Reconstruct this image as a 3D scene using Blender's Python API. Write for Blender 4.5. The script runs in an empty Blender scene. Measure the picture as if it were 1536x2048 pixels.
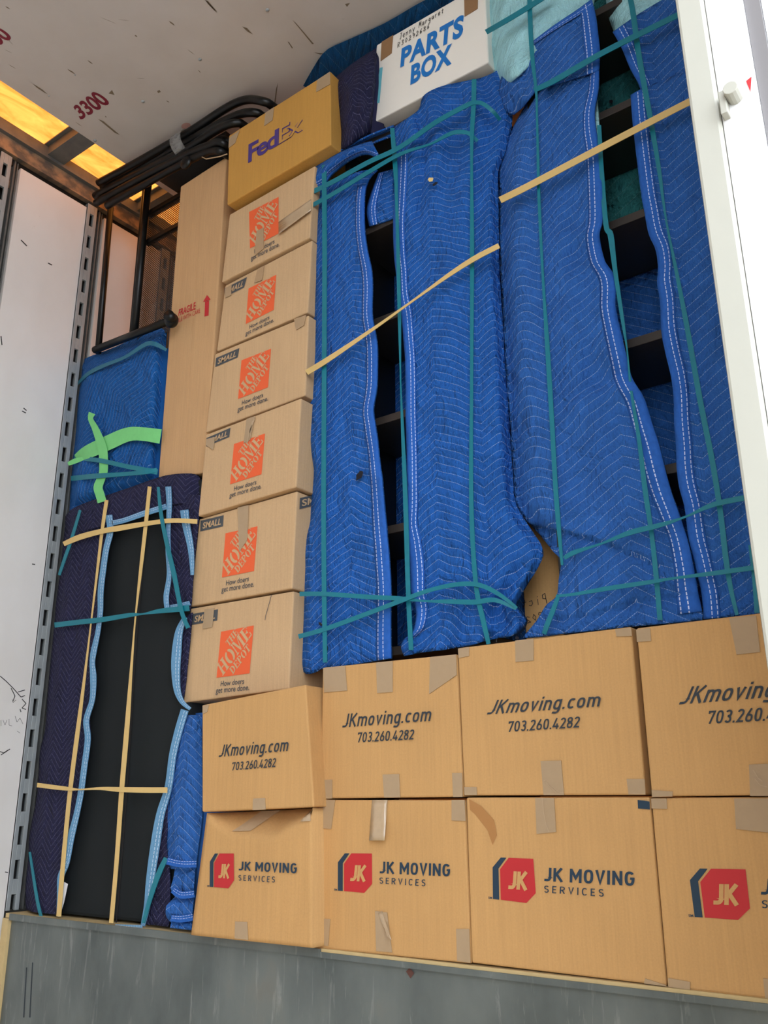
import bpy, bmesh, math, random
from mathutils import Vector, Matrix, noise
random.seed(7)
C = bpy.context.scene
COL = C.collection
# ------------------------------------------------------------------ camera
F, HOR, ROLL = 1790.0, 588.0, -0.005
CX, CY, CZ = 2.72, -1.70, 0.30
_yaw, _pit = math.radians(36.6), math.atan(HOR / F)
FW = Vector((-math.sin(_yaw) * math.cos(_pit), math.cos(_yaw) * math.cos(_pit), math.sin(_pit)))
RT = Vector((math.cos(_yaw), math.sin(_yaw), 0.0))
UP = RT.cross(FW)
_c, _s = math.cos(ROLL), math.sin(ROLL)
RT, UP = RT * _c + UP * _s, UP * _c - RT * _s
cam_d = bpy.data.cameras.new('camera')
cam_d.sensor_fit = 'VERTICAL'
cam_d.sensor_height = 36.0
cam_d.lens = F / 2048.0 * 36.0
cam_d.clip_start = 0.02
cam = bpy.data.objects.new('camera', cam_d)
COL.objects.link(cam)
M3 = Matrix((RT, UP, -FW)).transposed()
cam.matrix_world = Matrix.Translation((CX, CY, CZ)) @ M3.to_4x4()
C.camera = cam
# ------------------------------------------------------------------ light and exposure
C.view_settings.view_transform = 'Standard'
C.view_settings.look = 'None'
C.view_settings.gamma = 1.0
C.view_settings.use_curve_mapping = False
C.view_settings.exposure = 2.4
world = bpy.data.worlds.new('sky')
C.world = world
world.use_nodes = True
wn = world.node_tree
bg = wn.nodes['Background']
bg.inputs['Color'].default_value = (0.90, 0.965, 1.05, 1)
bg.inputs['Strength'].default_value = 1.0
sun_d = bpy.data.lights.new('sun', 'SUN')
sun_d.energy = 2.0
sun_d.angle = math.radians(0.6)
sun_d.color = (1.0, 0.93, 0.82)
sun = bpy.data.objects.new('sun', sun_d)
COL.objects.link(sun)
sun.rotation_euler = (math.radians(-12), math.radians(-34), 0)

# ------------------------------------------------------------------ pixel -> point on a real plane
def ray(px, py):
    return FW * F + RT * (px - 768.0) - UP * (py - 1024.0)
def P(px, py, y=0.0):
    d = ray(px, py)
    k = (y - CY) / d.y
    return Vector((CX + d.x * k, y, CZ + d.z * k))
def PX(px, py, x=0.0):
    d = ray(px, py)
    k = (x - CX) / d.x
    return Vector((x, CY + d.y * k, CZ + d.z * k))
def PZ(px, py, z):
    d = ray(px, py)
    k = (z - CZ) / d.z
    return Vector((CX + d.x * k, CY + d.y * k, z))

# ------------------------------------------------------------------ materials
def lin(r, g, b):
    f = lambda c: (c / 255 / 12.92) if c / 255 <= 0.04045 else ((c / 255 + 0.055) / 1.055) ** 2.4
    return (f(r), f(g), f(b), 1)
class NT:
    def __init__(s, name, rough=0.6, metal=0.0, spec=0.5):
        s.m = bpy.data.materials.new(name)
        s.m.use_nodes = True
        s.t = s.m.node_tree
        s.b = s.t.nodes['Principled BSDF']
        s.b.inputs['Roughness'].default_value = rough
        s.b.inputs['Metallic'].default_value = metal
        s.b.inputs['Specular IOR Level'].default_value = spec
    def n(s, typ, **kw):
        x = s.t.nodes.new(typ)
        for k, v in kw.items():
            setattr(x, k, v)
        return x
    def l(s, a, b):
        s.t.links.new(a, b)
    def val(s, sock, v):
        if hasattr(v, 'is_linked'):
            s.l(v, sock)
        else:
            sock.default_value = v
    def math(s, op, a, b=0.0, c=0.0):
        x = s.n('ShaderNodeMath', operation=op)
        for i, v in enumerate((a, b, c)):
            s.val(x.inputs[i], v)
        return x.outputs[0]
    def mix(s, f, a, b):
        x = s.n('ShaderNodeMix', data_type='RGBA')
        s.val(x.inputs['Factor'], f)
        s.val(x.inputs['A'], a)
        s.val(x.inputs['B'], b)
        return x.outputs['Result']
    def noise(s, vec, scale, detail=4.0, rough=0.55, dist=0.0):
        x = s.n('ShaderNodeTexNoise')
        x.inputs['Scale'].default_value = scale
        x.inputs['Detail'].default_value = detail
        x.inputs['Roughness'].default_value = rough
        x.inputs['Distortion'].default_value = dist
        if vec is not None:
            s.l(vec, x.inputs['Vector'])
        return x.outputs['Fac']
    def ramp(s, f, lo, hi):
        x = s.n('ShaderNodeMapRange')
        s.l(f, x.inputs['Value'])
        x.inputs['From Min'].default_value = lo
        x.inputs['From Max'].default_value = hi
        return x.outputs['Result']
    def pos(s):
        return s.n('ShaderNodeNewGeometry').outputs['Position']
    def obj(s):
        return s.n('ShaderNodeTexCoord').outputs['Object']
    def scaled(s, v, sc):
        x = s.n('ShaderNodeVectorMath', operation='MULTIPLY')
        s.l(v, x.inputs[0])
        x.inputs[1].default_value = sc
        return x.outputs[0]
    def color(s, v):
        s.val(s.b.inputs['Base Color'], v)
    def bump(s, h, strength=0.3, dist=0.01):
        x = s.n('ShaderNodeBump')
        x.inputs['Strength'].default_value = strength
        x.inputs['Distance'].default_value = dist
        s.l(h, x.inputs['Height'])
        s.l(x.outputs[0], s.b.inputs['Normal'])

def dim(c, k):
    return (c[0] * k, c[1] * k, c[2] * k, 1)
def plain(name, c, rough=0.6, metal=0.0, var=0.0, sc=30.0, spec=0.5):
    t = NT(name, rough, metal, spec)
    if var:
        f = t.noise(t.obj(), sc)
        t.color(t.mix(f, dim(c, 1 - var), dim(c, 1 + var)))
        t.bump(f, 0.15, 0.003)
    else:
        t.color(c)
    return t.m
def cardboard(name, c, seed=0.0):
    t = NT(name, 0.75, 0, 0.25)
    p = t.pos()
    fine = t.noise(t.scaled(p, (260, 260, 260)), 1.0, 3)
    flute = t.noise(t.scaled(p, (190, 190, 6)), 1.0, 2)
    blot = t.noise(t.scaled(p, (5 + seed, 5, 5)), 1.0, 4)
    f = t.math('ADD', t.math('MULTIPLY', fine, 0.35), t.math('MULTIPLY', flute, 0.4))
    f = t.math('ADD', f, t.math('MULTIPLY', blot, 0.35))
    t.color(t.mix(t.ramp(f, 0.3, 0.8), dim(c, 0.86), dim(c, 1.12)))
    t.bump(flute, 0.12, 0.002)
    return t.m
def quilt(name, c, line, spacing=0.0235, half=0.092, amp=0.42, lw=0.034, bumpd=0.006):
    """moving-blanket cloth: chevron rows of dashed stitching over puffed quilting (UV in metres)"""
    t = NT(name, 0.85, 0, 0.2)
    uv = t.n('ShaderNodeUVMap').outputs[0]
    sp = t.n('ShaderNodeSeparateXYZ')
    t.l(uv, sp.inputs[0])
    wob = t.noise(t.scaled(uv, (9, 9, 9)), 1.0, 2)
    u = t.math('ADD', sp.outputs[0], t.math('MULTIPLY', wob, 0.006))
    v = t.math('ADD', sp.outputs[1], t.math('MULTIPLY', wob, 0.004))
    tri = t.math('MULTIPLY', t.math('PINGPONG', u, half), amp)
    w = t.math('DIVIDE', t.math('SUBTRACT', v, tri), spacing)
    d = t.math('ABSOLUTE', t.math('SUBTRACT', t.math('FRACT', w), 0.5))
    onl = t.math('LESS_THAN', d, lw)
    dash = t.math('GREATER_THAN', t.math('FRACT', t.math('MULTIPLY', u, 210.0)), 0.28)
    st = t.math('MULTIPLY', t.math('MULTIPLY', onl, dash), 0.55)
    fine = t.noise(t.scaled(uv, (420, 420, 420)), 1.0, 2)
    mid = t.noise(t.scaled(uv, (16, 16, 16)), 1.0, 5)
    f = t.math('ADD', t.math('MULTIPLY', fine, 0.5), t.math('MULTIPLY', mid, 0.5))
    base = t.mix(t.ramp(f, 0.32, 0.68), dim(c, 0.78), dim(c, 1.22))
    t.color(t.mix(st, base, line))
    puff = t.math('MINIMUM', t.math('MULTIPLY', d, 3.0), 1.0)
    crease = t.noise(t.scaled(uv, (120, 34, 30)), 1.0, 3, 0.6, 0.8)
    rumple = t.noise(t.scaled(uv, (17, 13, 30)), 1.0, 4, 0.65, 0.6)
    h = t.math('ADD', t.math('MULTIPLY', puff, 0.5), t.math('MULTIPLY', crease, 1.8))
    h = t.math('ADD', h, t.math('MULTIPLY', rumple, 8.0))
    t.bump(h, 0.8, bumpd)
    return t.m
def binding_mat(name, c, line):
    """edge binding: two dashed seams along it (UV: across 0-1, along in metres)"""
    t = NT(name, 0.8, 0, 0.2)
    uv = t.n('ShaderNodeUVMap').outputs[0]
    sp = t.n('ShaderNodeSeparateXYZ')
    t.l(uv, sp.inputs[0])
    a = t.math('LESS_THAN', t.math('ABSOLUTE', t.math('SUBTRACT', sp.outputs[0], 0.52)), 0.028)
    b = t.math('LESS_THAN', t.math('ABSOLUTE', t.math('SUBTRACT', sp.outputs[0], 0.86)), 0.028)
    dash = t.math('GREATER_THAN', t.math('FRACT', t.math('MULTIPLY', sp.outputs[1], 95.0)), 0.3)
    st = t.math('MULTIPLY', t.math('MULTIPLY', t.math('MAXIMUM', a, b), dash), 0.75)
    f = t.noise(t.scaled(uv, (4, 70, 4)), 1.0, 3)
    t.color(t.mix(st, t.mix(f, dim(c, 0.75), dim(c, 1.25)), line))
    t.bump(f, 0.5, 0.004)
    return t.m

M = {}
M['jk'] = cardboard('carton_board', lin(198, 154, 100))
M['hd'] = cardboard('pale_carton_board', lin(200, 166, 126), 1)
M['fed'] = cardboard('gold_carton_board', lin(196, 146, 72), 2)
M['tall'] = cardboard('tall_carton_board', lin(198, 158, 114), 3)
M['white_card'] = plain('white_board', lin(242, 236, 226), 0.6, 0, 0.02, 20)
M['tape'] = plain('packing_tape', lin(172, 146, 114), 0.25, 0, 0.05, 60, 0.5)
M['tape_brown'] = plain('brown_paper_tape', lin(150, 112, 76), 0.5, 0, 0.05, 60)
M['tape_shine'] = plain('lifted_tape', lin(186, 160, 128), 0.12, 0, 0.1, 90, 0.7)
M['ink'] = plain('dark_ink', lin(44, 52, 60), 0.7)
M['ink_navy'] = plain('navy_ink', lin(26, 52, 72), 0.7)
M['ink_red'] = plain('red_ink', lin(188, 38, 44), 0.7)
M['ink_orange'] = plain('orange_ink', lin(232, 98, 52), 0.7)
M['ink_grey'] = plain('grey_ink', lin(72, 76, 80), 0.7)
M['ink_purple'] = plain('purple_ink', lin(72, 52, 124), 0.7)
M['ink_blue'] = plain('blue_ink', lin(20, 116, 196), 0.6)
M['ink_cyan'] = plain('cyan_label', lin(110, 190, 205), 0.5)
M['pen'] = plain('pen_ink', lin(40, 40, 42), 0.6)
M['pen_red'] = plain('red_pen', lin(196, 84, 66), 0.7)
WHITE_ST = (0.55, 0.66, 0.85, 1)
M['blue'] = quilt('blue_quilt', lin(34, 94, 174), WHITE_ST, 0.0208, 0.135, 0.56, 0.028)
M['blue2'] = quilt('blue_quilt_deep', lin(46, 99, 174), WHITE_ST, 0.0245, 0.165, 0.60, 0.024)
M['teal_quilt'] = quilt('faded_blue_quilt', lin(26, 90, 160), (0.35, 0.5, 0.75, 1), 0.02, 0.12, 0.5, 0.03)
M['dark_teal_quilt'] = quilt('dark_blue_quilt', lin(18, 84, 140), (0.12, 0.3, 0.5, 1), 0.03, 0.1, 0.8, 0.02)
M['navy'] = quilt('navy_quilt', lin(38, 38, 68), (0.2, 0.2, 0.34, 1), 0.019, 0.05, 0.95, 0.045)
M['turq'] = quilt('turquoise_quilt', lin(164, 216, 224), (0.4, 0.6, 0.6, 1), 0.09, 0.16, 0.6, 0.006, 0.005)
M['turq_dark'] = quilt('green_quilt', lin(62, 140, 138), (0.3, 0.55, 0.55, 1), 0.05, 0.16, 0.6, 0.012, 0.01)
M['bind_blue'] = binding_mat('blue_binding', lin(42, 96, 180), (0.75, 0.82, 1.0, 1))
M['bind_light'] = binding_mat('light_blue_binding', lin(104, 152, 190), (0.85, 0.92, 1, 1))
M['teal_band'] = plain('teal_rubber', lin(0, 116, 134), 0.45, 0, 0.1, 60)
M['yellow_band'] = plain('yellow_rubber', lin(216, 184, 118), 0.5, 0, 0.05, 60)
M['green_tape'] = plain('green_paper_tape', lin(120, 208, 128), 0.6, 0, 0.08, 50)
M['black'] = plain('black_painted_board', lin(20, 18, 17), 0.45)
M['shelf_edge'] = plain('black_brown_edge', lin(46, 40, 36), 0.45)
M['black_metal'] = plain('black_metal', lin(9, 10, 11), 0.36, 0.0, 0, 0, 0.35)
M['black_cloth'] = plain('black_cloth', lin(32, 36, 38), 0.9, 0, 0.12, 700, 0.2)
M['paper'] = plain('white_paper', lin(226, 228, 236), 0.7)
M['hole'] = plain('dark_tear', lin(18, 18, 30), 0.9)
M['wadding'] = plain('yellow_wadding', lin(226, 196, 128), 0.9)
M['wood'] = plain('bare_wood', lin(196, 172, 124), 0.8, 0, 0.15, 40)

# wall lining: white plastic with scuffs
t = NT('white_wall_lining', 0.5)
p = t.pos()
blot = t.noise(t.scaled(p, (3, 3, 2)), 1.0, 6)
scr = t.noise(t.scaled(p, (8, 46, 14)), 1.0, 5, 0.7, 1.5)
base = t.mix(t.ramp(blot, 0.35, 0.7), lin(216, 212, 208), lin(228, 226, 224))
t.color(t.mix(t.math('MULTIPLY', t.ramp(scr, 0.68, 0.8), 0.5), base, lin(150, 144, 138)))
M['wall'] = t.m
t = NT('ceiling_lining', 0.4)
p = t.pos()
blot = t.noise(t.scaled(p, (4, 4, 4)), 1.0, 5)
sp1 = t.noise(t.scaled(p, (14, 60, 10)), 1.0, 4, 0.6, 1.0)
base = t.mix(t.ramp(blot, 0.3, 0.7), lin(196, 188, 182), lin(206, 200, 196))
t.color(t.mix(t.math('MULTIPLY', t.ramp(sp1, 0.7, 0.82), 0.6), base, lin(150, 140, 130)))
M['ceiling'] = t.m
# galvanised steel of slotted posts, roof bows, rails
t = NT('galvanised_steel', 0.5, 0.2)
f = t.noise(t.scaled(t.pos(), (40, 40, 14)), 1.0, 5)
t.color(t.mix(f, lin(128, 136, 140), lin(176, 182, 184)))
t.bump(f, 0.1, 0.002)
M['steel'] = t.m
t = NT('dark_steel', 0.55, 0.3)
f = t.noise(t.scaled(t.pos(), (30, 30, 30)), 1.0, 5)
t.color(t.mix(f, lin(84, 88, 90), lin(122, 122, 118)))
M['steel_dark'] = t.m
t = NT('rusty_steel', 0.6, 0.2)
f = t.noise(t.scaled(t.pos(), (10, 18, 30)), 1.0, 5)
t.color(t.mix(t.ramp(f, 0.42, 0.62), lin(96, 90, 84), lin(158, 132, 106)))
M['rust'] = t.m
t = NT('riser_steel', 0.42, 0.25)
p = t.pos()
a = t.noise(t.scaled(p, (5, 5, 3)), 1.0, 6)
b = t.noise(t.scaled(p, (46, 10, 5)), 1.0, 5, 0.7, 0.6)
base = t.mix(t.ramp(a, 0.3, 0.7), lin(76, 84, 84), lin(116, 123, 121))
base = t.mix(t.math('MULTIPLY', t.ramp(b, 0.58, 0.8), 0.35), base, lin(204, 206, 202))
t.color(t.mix(t.math('MULTIPLY', t.ramp(a, 0.62, 0.75), 0.4), base, lin(112, 104, 92)))
M['riser'] = t.m
# translucent roof sheet
t = NT('fibreglass_roof', 0.5)
f = t.noise(t.scaled(t.pos(), (16, 5, 10)), 1.0, 5, 0.6, 0.8)
col = t.mix(t.ramp(f, 0.3, 0.7), lin(122, 64, 18), lin(160, 98, 42))
tr = t.n('ShaderNodeBsdfTranslucent')
t.l(col, tr.inputs['Color'])
t.l(tr.outputs[0], t.t.nodes['Material Output'].inputs['Surface'])
M['roof'] = t.m
M['post'] = plain('cream_post', lin(172, 170, 158), 0.5, 0, 0.03, 20)
M['post_white'] = plain('white_post', lin(232, 232, 232), 0.5)
M['skin'] = plain('white_body', lin(236, 238, 240), 0.4)
M['seal'] = plain('grey_seal', lin(120, 116, 116), 0.7)
M['tarmac'] = plain('tarmac', lin(128, 126, 122), 0.9, 0, 0.1, 6)
t = NT('stretch_film', 0.12, 0, 0.8)
f = t.noise(t.scaled(t.pos(), (30, 90, 90)), 1.0, 4)
t.color(t.mix(f, lin(70, 70, 72), lin(190, 190, 188)))
t.b.inputs['Alpha'].default_value = 0.6
t.bump(f, 0.6, 0.004)
M['film'] = t.m
t = NT('perforated_metal', 0.35)
t.color(lin(13, 13, 14))
sp = t.n('ShaderNodeSeparateXYZ')
t.l(t.pos(), sp.inputs[0])
q = 1 / 0.0085
a = t.math('SUBTRACT', t.math('FRACT', t.math('MULTIPLY', t.math('ADD', sp.outputs[0], sp.outputs[2]), q)), 0.5)
b = t.math('SUBTRACT', t.math('FRACT', t.math('MULTIPLY', t.math('SUBTRACT', sp.outputs[0], sp.outputs[2]), q)), 0.5)
rr = t.math('ADD', t.math('MULTIPLY', a, a), t.math('MULTIPLY', b, b))
t.l(t.math('GREATER_THAN', rr, 0.085), t.b.inputs['Alpha'])
M['mesh'] = t.m

# ------------------------------------------------------------------ mesh helpers
def tag(o, label=None, cat=None, group=None, kind=None):
    if label: o['label'] = label
    if cat: o['category'] = cat
    if group: o['group'] = group
    if kind: o['kind'] = kind
    return o
def empty(name, loc, label, cat, group=None):
    o = bpy.data.objects.new(name, None)
    o.empty_display_size = 0.05
    COL.objects.link(o)
    o.location = loc
    return tag(o, label, cat, group)
class MB:
    def __init__(s):
        s.v, s.f, s.uv, s.smooth = [], [], {}, False
    def quad(s, a, b, c, d):
        i = len(s.v)
        s.v += [Vector(a), Vector(b), Vector(c), Vector(d)]
        s.f.append((i, i + 1, i + 2, i + 3))
    def box(s, x0, x1, y0, y1, z0, z1):
        i = len(s.v)
        s.v += [Vector(p) for p in ((x0, y0, z0), (x1, y0, z0), (x1, y1, z0), (x0, y1, z0), (x0, y0, z1), (x1, y0, z1), (x1, y1, z1), (x0, y1, z1))]
        s.f += [tuple(i + k for k in q) for q in ((0, 1, 5, 4), (1, 2, 6, 5), (2, 3, 7, 6), (3, 0, 4, 7), (4, 5, 6, 7), (3, 2, 1, 0))]
        return s
    def hexa(s, q, off):
        """solid between the four points q (TL,TR,BR,BL) and the same moved by off"""
        i = len(s.v)
        off = Vector(off)
        s.v += [Vector(p) for p in q] + [Vector(p) + off for p in q]
        s.f += [tuple(i + k for k in w) for w in ((3, 2, 1, 0), (4, 5, 6, 7), (0, 1, 5, 4), (1, 2, 6, 5), (2, 3, 7, 6), (3, 0, 4, 7))]
        return s
    def poly(s, pts):
        i = len(s.v)
        s.v += [Vector(p) for p in pts]
        s.f.append(tuple(range(i, i + len(pts))))
    def grid(s, G, uvs=None, close=False):
        """G[r][c] points, rows top to bottom, columns left to right (front faces the camera side)"""
        i = len(s.v)
        nr, nc = len(G), len(G[0])
        for r in range(nr):
            for c in range(nc):
                if uvs: s.uv[len(s.v)] = uvs[r][c]
                s.v.append(Vector(G[r][c]))
        for r in range(nr - 1):
            for c in range(nc - 1):
                a = i + r * nc + c
                s.f.append((a, a + nc, a + nc + 1, a + 1))
    def tube(s, pts, r, n=10, cap=True):
        pts = [Vector(p) for p in pts]
        i0 = len(s.v)
        up = None
        for k, p in enumerate(pts):
            d = (pts[min(k + 1, len(pts) - 1)] - pts[max(k - 1, 0)]).normalized()
            if up is None:
                up = Vector((0, 0, 1)) if abs(d.z) < 0.9 else Vector((1, 0, 0))
            a = d.cross(up)
            if a.length < 1e-6: a = d.orthogonal()
            a.normalize()
            up = a.cross(d).normalized()
            for j in range(n):
                w = 2 * math.pi * j / n
                s.v.append(p + a * math.cos(w) * r + up * math.sin(w) * r)
        for k in range(len(pts) - 1):
            for j in range(n):
                a = i0 + k * n + j
                b = i0 + k * n + (j + 1) % n
                s.f.append((a, b, b + n, a + n))
        if cap:
            s.f.append(tuple(i0 + j for j in range(n))[::-1])
            s.f.append(tuple(i0 + (len(pts) - 1) * n + j for j in range(n)))
        return s
    def ball(s, c, rx, ry, rz, n=14, m=8):
        c = Vector(c)
        G = []
        for a in range(m + 1):
            th = math.pi * a / m
            G.append([c + Vector((rx * math.sin(th) * math.cos(2 * math.pi * b / n), ry * math.sin(th) * math.sin(2 * math.pi * b / n), rz * math.cos(th))) for b in range(n + 1)])
        s.grid(G)
        return s
    def build(s, name, mat, parent=None, smooth=False, bevel=0, solid=0, merge=False, kind=None, label=None):
        me = bpy.data.meshes.new(name)
        me.from_pydata([tuple(v) for v in s.v], [], s.f)
        if s.uv:
            ul = me.uv_layers.new(name='UVMap')
            for lp in me.loops:
                ul.data[lp.index].uv = s.uv.get(lp.vertex_index, (0, 0))
        if merge:
            bm = bmesh.new()
            bm.from_mesh(me)
            bmesh.ops.remove_doubles(bm, verts=bm.verts, dist=1e-5)
            bmesh.ops.recalc_face_normals(bm, faces=bm.faces)
            bm.to_mesh(me)
            bm.free()
        me.materials.append(mat)
        o = bpy.data.objects.new(name, me)
        COL.objects.link(o)
        if parent:
            o.parent = parent
            o.matrix_parent_inverse = Matrix.Translation(-world_loc(parent))
        if solid:
            md = o.modifiers.new('thickness', 'SOLIDIFY')
            md.thickness = solid
            md.offset = -1
        if bevel:
            md = o.modifiers.new('bevel', 'BEVEL')
            md.width = bevel
            md.segments = 2
            md.limit_method = 'ANGLE'
            md.angle_limit = math.radians(40)
        if smooth:
            for pl in me.polygons: pl.use_smooth = True
        if kind: o['kind'] = kind
        if label: o['label'] = label
        return o
def world_loc(o):
    # only the top Empty carries an offset; parts keep their vertices in world space
    return Vector(o.location) if o.type == 'EMPTY' else Vector((0, 0, 0))
def ipl(pts, t):
    """point at arc-length fraction t of a 2-D polyline"""
    L = [math.dist(pts[i], pts[i + 1]) for i in range(len(pts) - 1)]
    d = t * sum(L)
    for i, l in enumerate(L):
        if d <= l or i == len(L) - 1:
            k = 0 if l == 0 else min(1, d / l)
            return (pts[i][0] + (pts[i + 1][0] - pts[i][0]) * k, pts[i][1] + (pts[i + 1][1] - pts[i][1]) * k)
        d -= l
def smooth_line(pts, n=3):
    """Catmull-Rom refinement of a polyline"""
    if len(pts) < 3: return pts
    out = []
    for i in range(len(pts) - 1):
        p0, p1, p2, p3 = pts[max(i - 1, 0)], pts[i], pts[i + 1], pts[min(i + 2, len(pts) - 1)]
        for k in range(n):
            t = k / n
            out.append(tuple(0.5 * (2 * p1[j] + (p2[j] - p0[j]) * t + (2 * p0[j] - 5 * p1[j] + 4 * p2[j] - p3[j]) * t * t + (3 * p1[j] - p0[j] - 3 * p2[j] + p3[j]) * t ** 3) for j in range(len(p1))))
    out.append(tuple(pts[-1]))
    return out
class Patch:
    """cloth patch: outline measured on the photograph (left, right, top, bottom lines), set at a real depth y(s,t)"""
    def __init__(s, L, R, T=None, B=None, yf=None, sm=True, zmin=None, zmax=None):
        g = smooth_line if sm else (lambda q: q)
        s.L, s.R = g(L), g(R)
        s.T = g(T) if T else [L[0], R[0]]
        s.B = g(B) if B else [L[-1], R[-1]]
        s.yf = yf
        s.zmin = zmin
        s.zmax = zmax
    def px(s, a, t):
        l, r, tp, bt = ipl(s.L, t), ipl(s.R, t), ipl(s.T, a), ipl(s.B, a)
        c00, c10, c01, c11 = s.L[0], s.R[0], s.L[-1], s.R[-1]
        return tuple((1 - a) * l[i] + a * r[i] + (1 - t) * tp[i] + t * bt[i] - ((1 - a) * (1 - t) * c00[i] + a * (1 - t) * c10[i] + (1 - a) * t * c01[i] + a * t * c11[i]) for i in (0, 1))
    def pt(s, a, t, dy=0.0):
        q = s.px(a, t)
        y = s.yf(a, t) if callable(s.yf) else s.yf
        w = P(q[0], q[1], y + dy)
        if s.zmin is not None and w.z < s.zmin: w.z = s.zmin
        if s.zmax is not None and w.z > s.zmax: w = PZ(q[0], q[1], s.zmax)
        return w
    def add(s, mb, nu, nv, rot=0.0, warp=0.45, uoff=0.0):
        G, U = [], []
        for j in range(nv + 1):
            row, ur = [], []
            for i in range(nu + 1):
                w = s.pt(i / nu, j / nv)
                row.append(w)
                x, z = w.x, w.z
                c, sn = math.cos(rot), math.sin(rot)
                ur.append((5 + uoff + x * c + z * sn + w.y * 0.6, 5 + z * c - x * sn + w.y * warp))
            G.append(row)
            U.append(ur)
        mb.grid(G, U)
        return mb
    def strip(s, mb, side, width, nv, t0=0.0, t1=1.0, dy=-0.003):
        """edge binding along the left/right/top/bottom border"""
        G, U = [], []
        acc, prev = 0.0, None
        for j in range(nv + 1):
            t = t0 + (t1 - t0) * j / nv
            row, ur = [], []
            for i in range(5):
                k = i / 4
                a = {'L': (k * width, t), 'R': (1 - k * width, t), 'T': (t, k * width), 'B': (t, 1 - k * width)}[side]
                lift = dy - 0.003 * math.sin(math.pi * k)
                row.append(s.pt(a[0], a[1], lift))
                ur.append([k, 0])
            if prev is not None: acc += (row[0] - prev).length
            prev = row[0]
            for q in ur: q[1] = acc
            if side in 'RB':
                row, ur = row[::-1], ur[::-1]
            G.append(row)
            U.append([tuple(q) for q in ur])
        if side in 'TB':
            G = [list(r) for r in zip(*G)]
            U = [list(r) for r in zip(*U)]
        mb.grid(G, U)
        return mb
def wav(x, z, f=3.0, seed=0.0):
    return noise.noise(Vector((x * f, z * f, seed)))
def quadpt(q, u, v):
    """bilinear point: q = world TL,TR,BR,BL; u right, v up"""
    return (q[3] * (1 - u) + q[2] * u) * (1 - v) + (q[0] * (1 - u) + q[1] * u) * v

# ------------------------------------------------------------------ lettering
_tc = {}
def text_mesh(txt, bold=0.0, shear=0.0, space=1.0):
    key = (txt, bold, shear, space)
    if key in _tc: return _tc[key]
    cu = bpy.data.curves.new('lettering', 'FONT')
    cu.body = txt
    cu.offset = bold
    cu.shear = shear
    cu.space_character = space
    cu.resolution_u = 4
    ob = bpy.data.objects.new('lettering', cu)
    COL.objects.link(ob)
    dg = bpy.context.evaluated_depsgraph_get()
    me = bpy.data.meshes.new_from_object(ob.evaluated_get(dg))
    vs = [(v.co.x, v.co.y) for v in me.vertices]
    fs = [tuple(p.vertices) for p in me.polygons]
    bpy.data.objects.remove(ob)
    bpy.data.curves.remove(cu)
    bpy.data.meshes.remove(me)
    _tc[key] = (vs, fs)
    return vs, fs
def capheight(bold):
    vs, _ = text_mesh('H', bold)
    return max(v[1] for v in vs)
def text_on(mb, txt, q, bold=0.0, shear=0.0, space=1.0, fx=None):
    """map text so its baseline/caps fill the world quad q (TL,TR,BR,BL)"""
    vs, fs = text_mesh(txt, bold, shear, space)
    x0, x1 = min(v[0] for v in vs), max(v[0] for v in vs)
    ch = capheight(bold)
    i = len(mb.v)
    for x, y in vs:
        mb.v.append(quadpt(q, (x - x0) / (x1 - x0), y / ch))
    # keep faces looking at the viewer (-y side)
    for f in fs: mb.f.append(tuple(i + k for k in f))
def PQ(pts, y):
    return [P(px, py, y) for px, py in pts]
def decal(name, mat, parent, build, label=None):
    mb = MB()
    build(mb)
    return mb.build(name, mat, parent, label=label)
def px_text(name, txt, pts, y, mat, parent, bold=0.0, shear=0.0, space=1.0, label=None):
    mb = MB()
    text_on(mb, txt, PQ(pts, y), bold, shear, space)
    return mb.build(name, mat, parent, label=label)
def px_polys(name, polys, y, mat, parent, thick=0.0, label=None):
    mb = MB()
    for pl in polys:
        q = PQ(pl, y)
        if thick and len(q) == 4:
            mb.hexa(q, (0, thick, 0))
        else:
            mb.poly(q)
    return mb.build(name, mat, parent, label=label)
def strokes_px(name, lines, y, mat, parent, w=1.6, label=None):
    """pen strokes: thin ribbons along pixel polylines"""
    mb = MB()
    for ln in lines:
        for a, b in zip(ln[:-1], ln[1:]):
            d = Vector((b[0] - a[0], b[1] - a[1], 0))
            if d.length < 1e-6: continue
            n = Vector((-d.y, d.x, 0)).normalized() * w / 2
            e = d.normalized() * w * 0.3
            mb.poly(PQ([(a[0] + n.x - e.x, a[1] + n.y - e.y), (b[0] + n.x + e.x, b[1] + n.y + e.y), (b[0] - n.x + e.x, b[1] - n.y + e.y), (a[0] - n.x - e.x, a[1] - n.y - e.y)], y))
    return mb.build(name, mat, parent, label=label)
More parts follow.
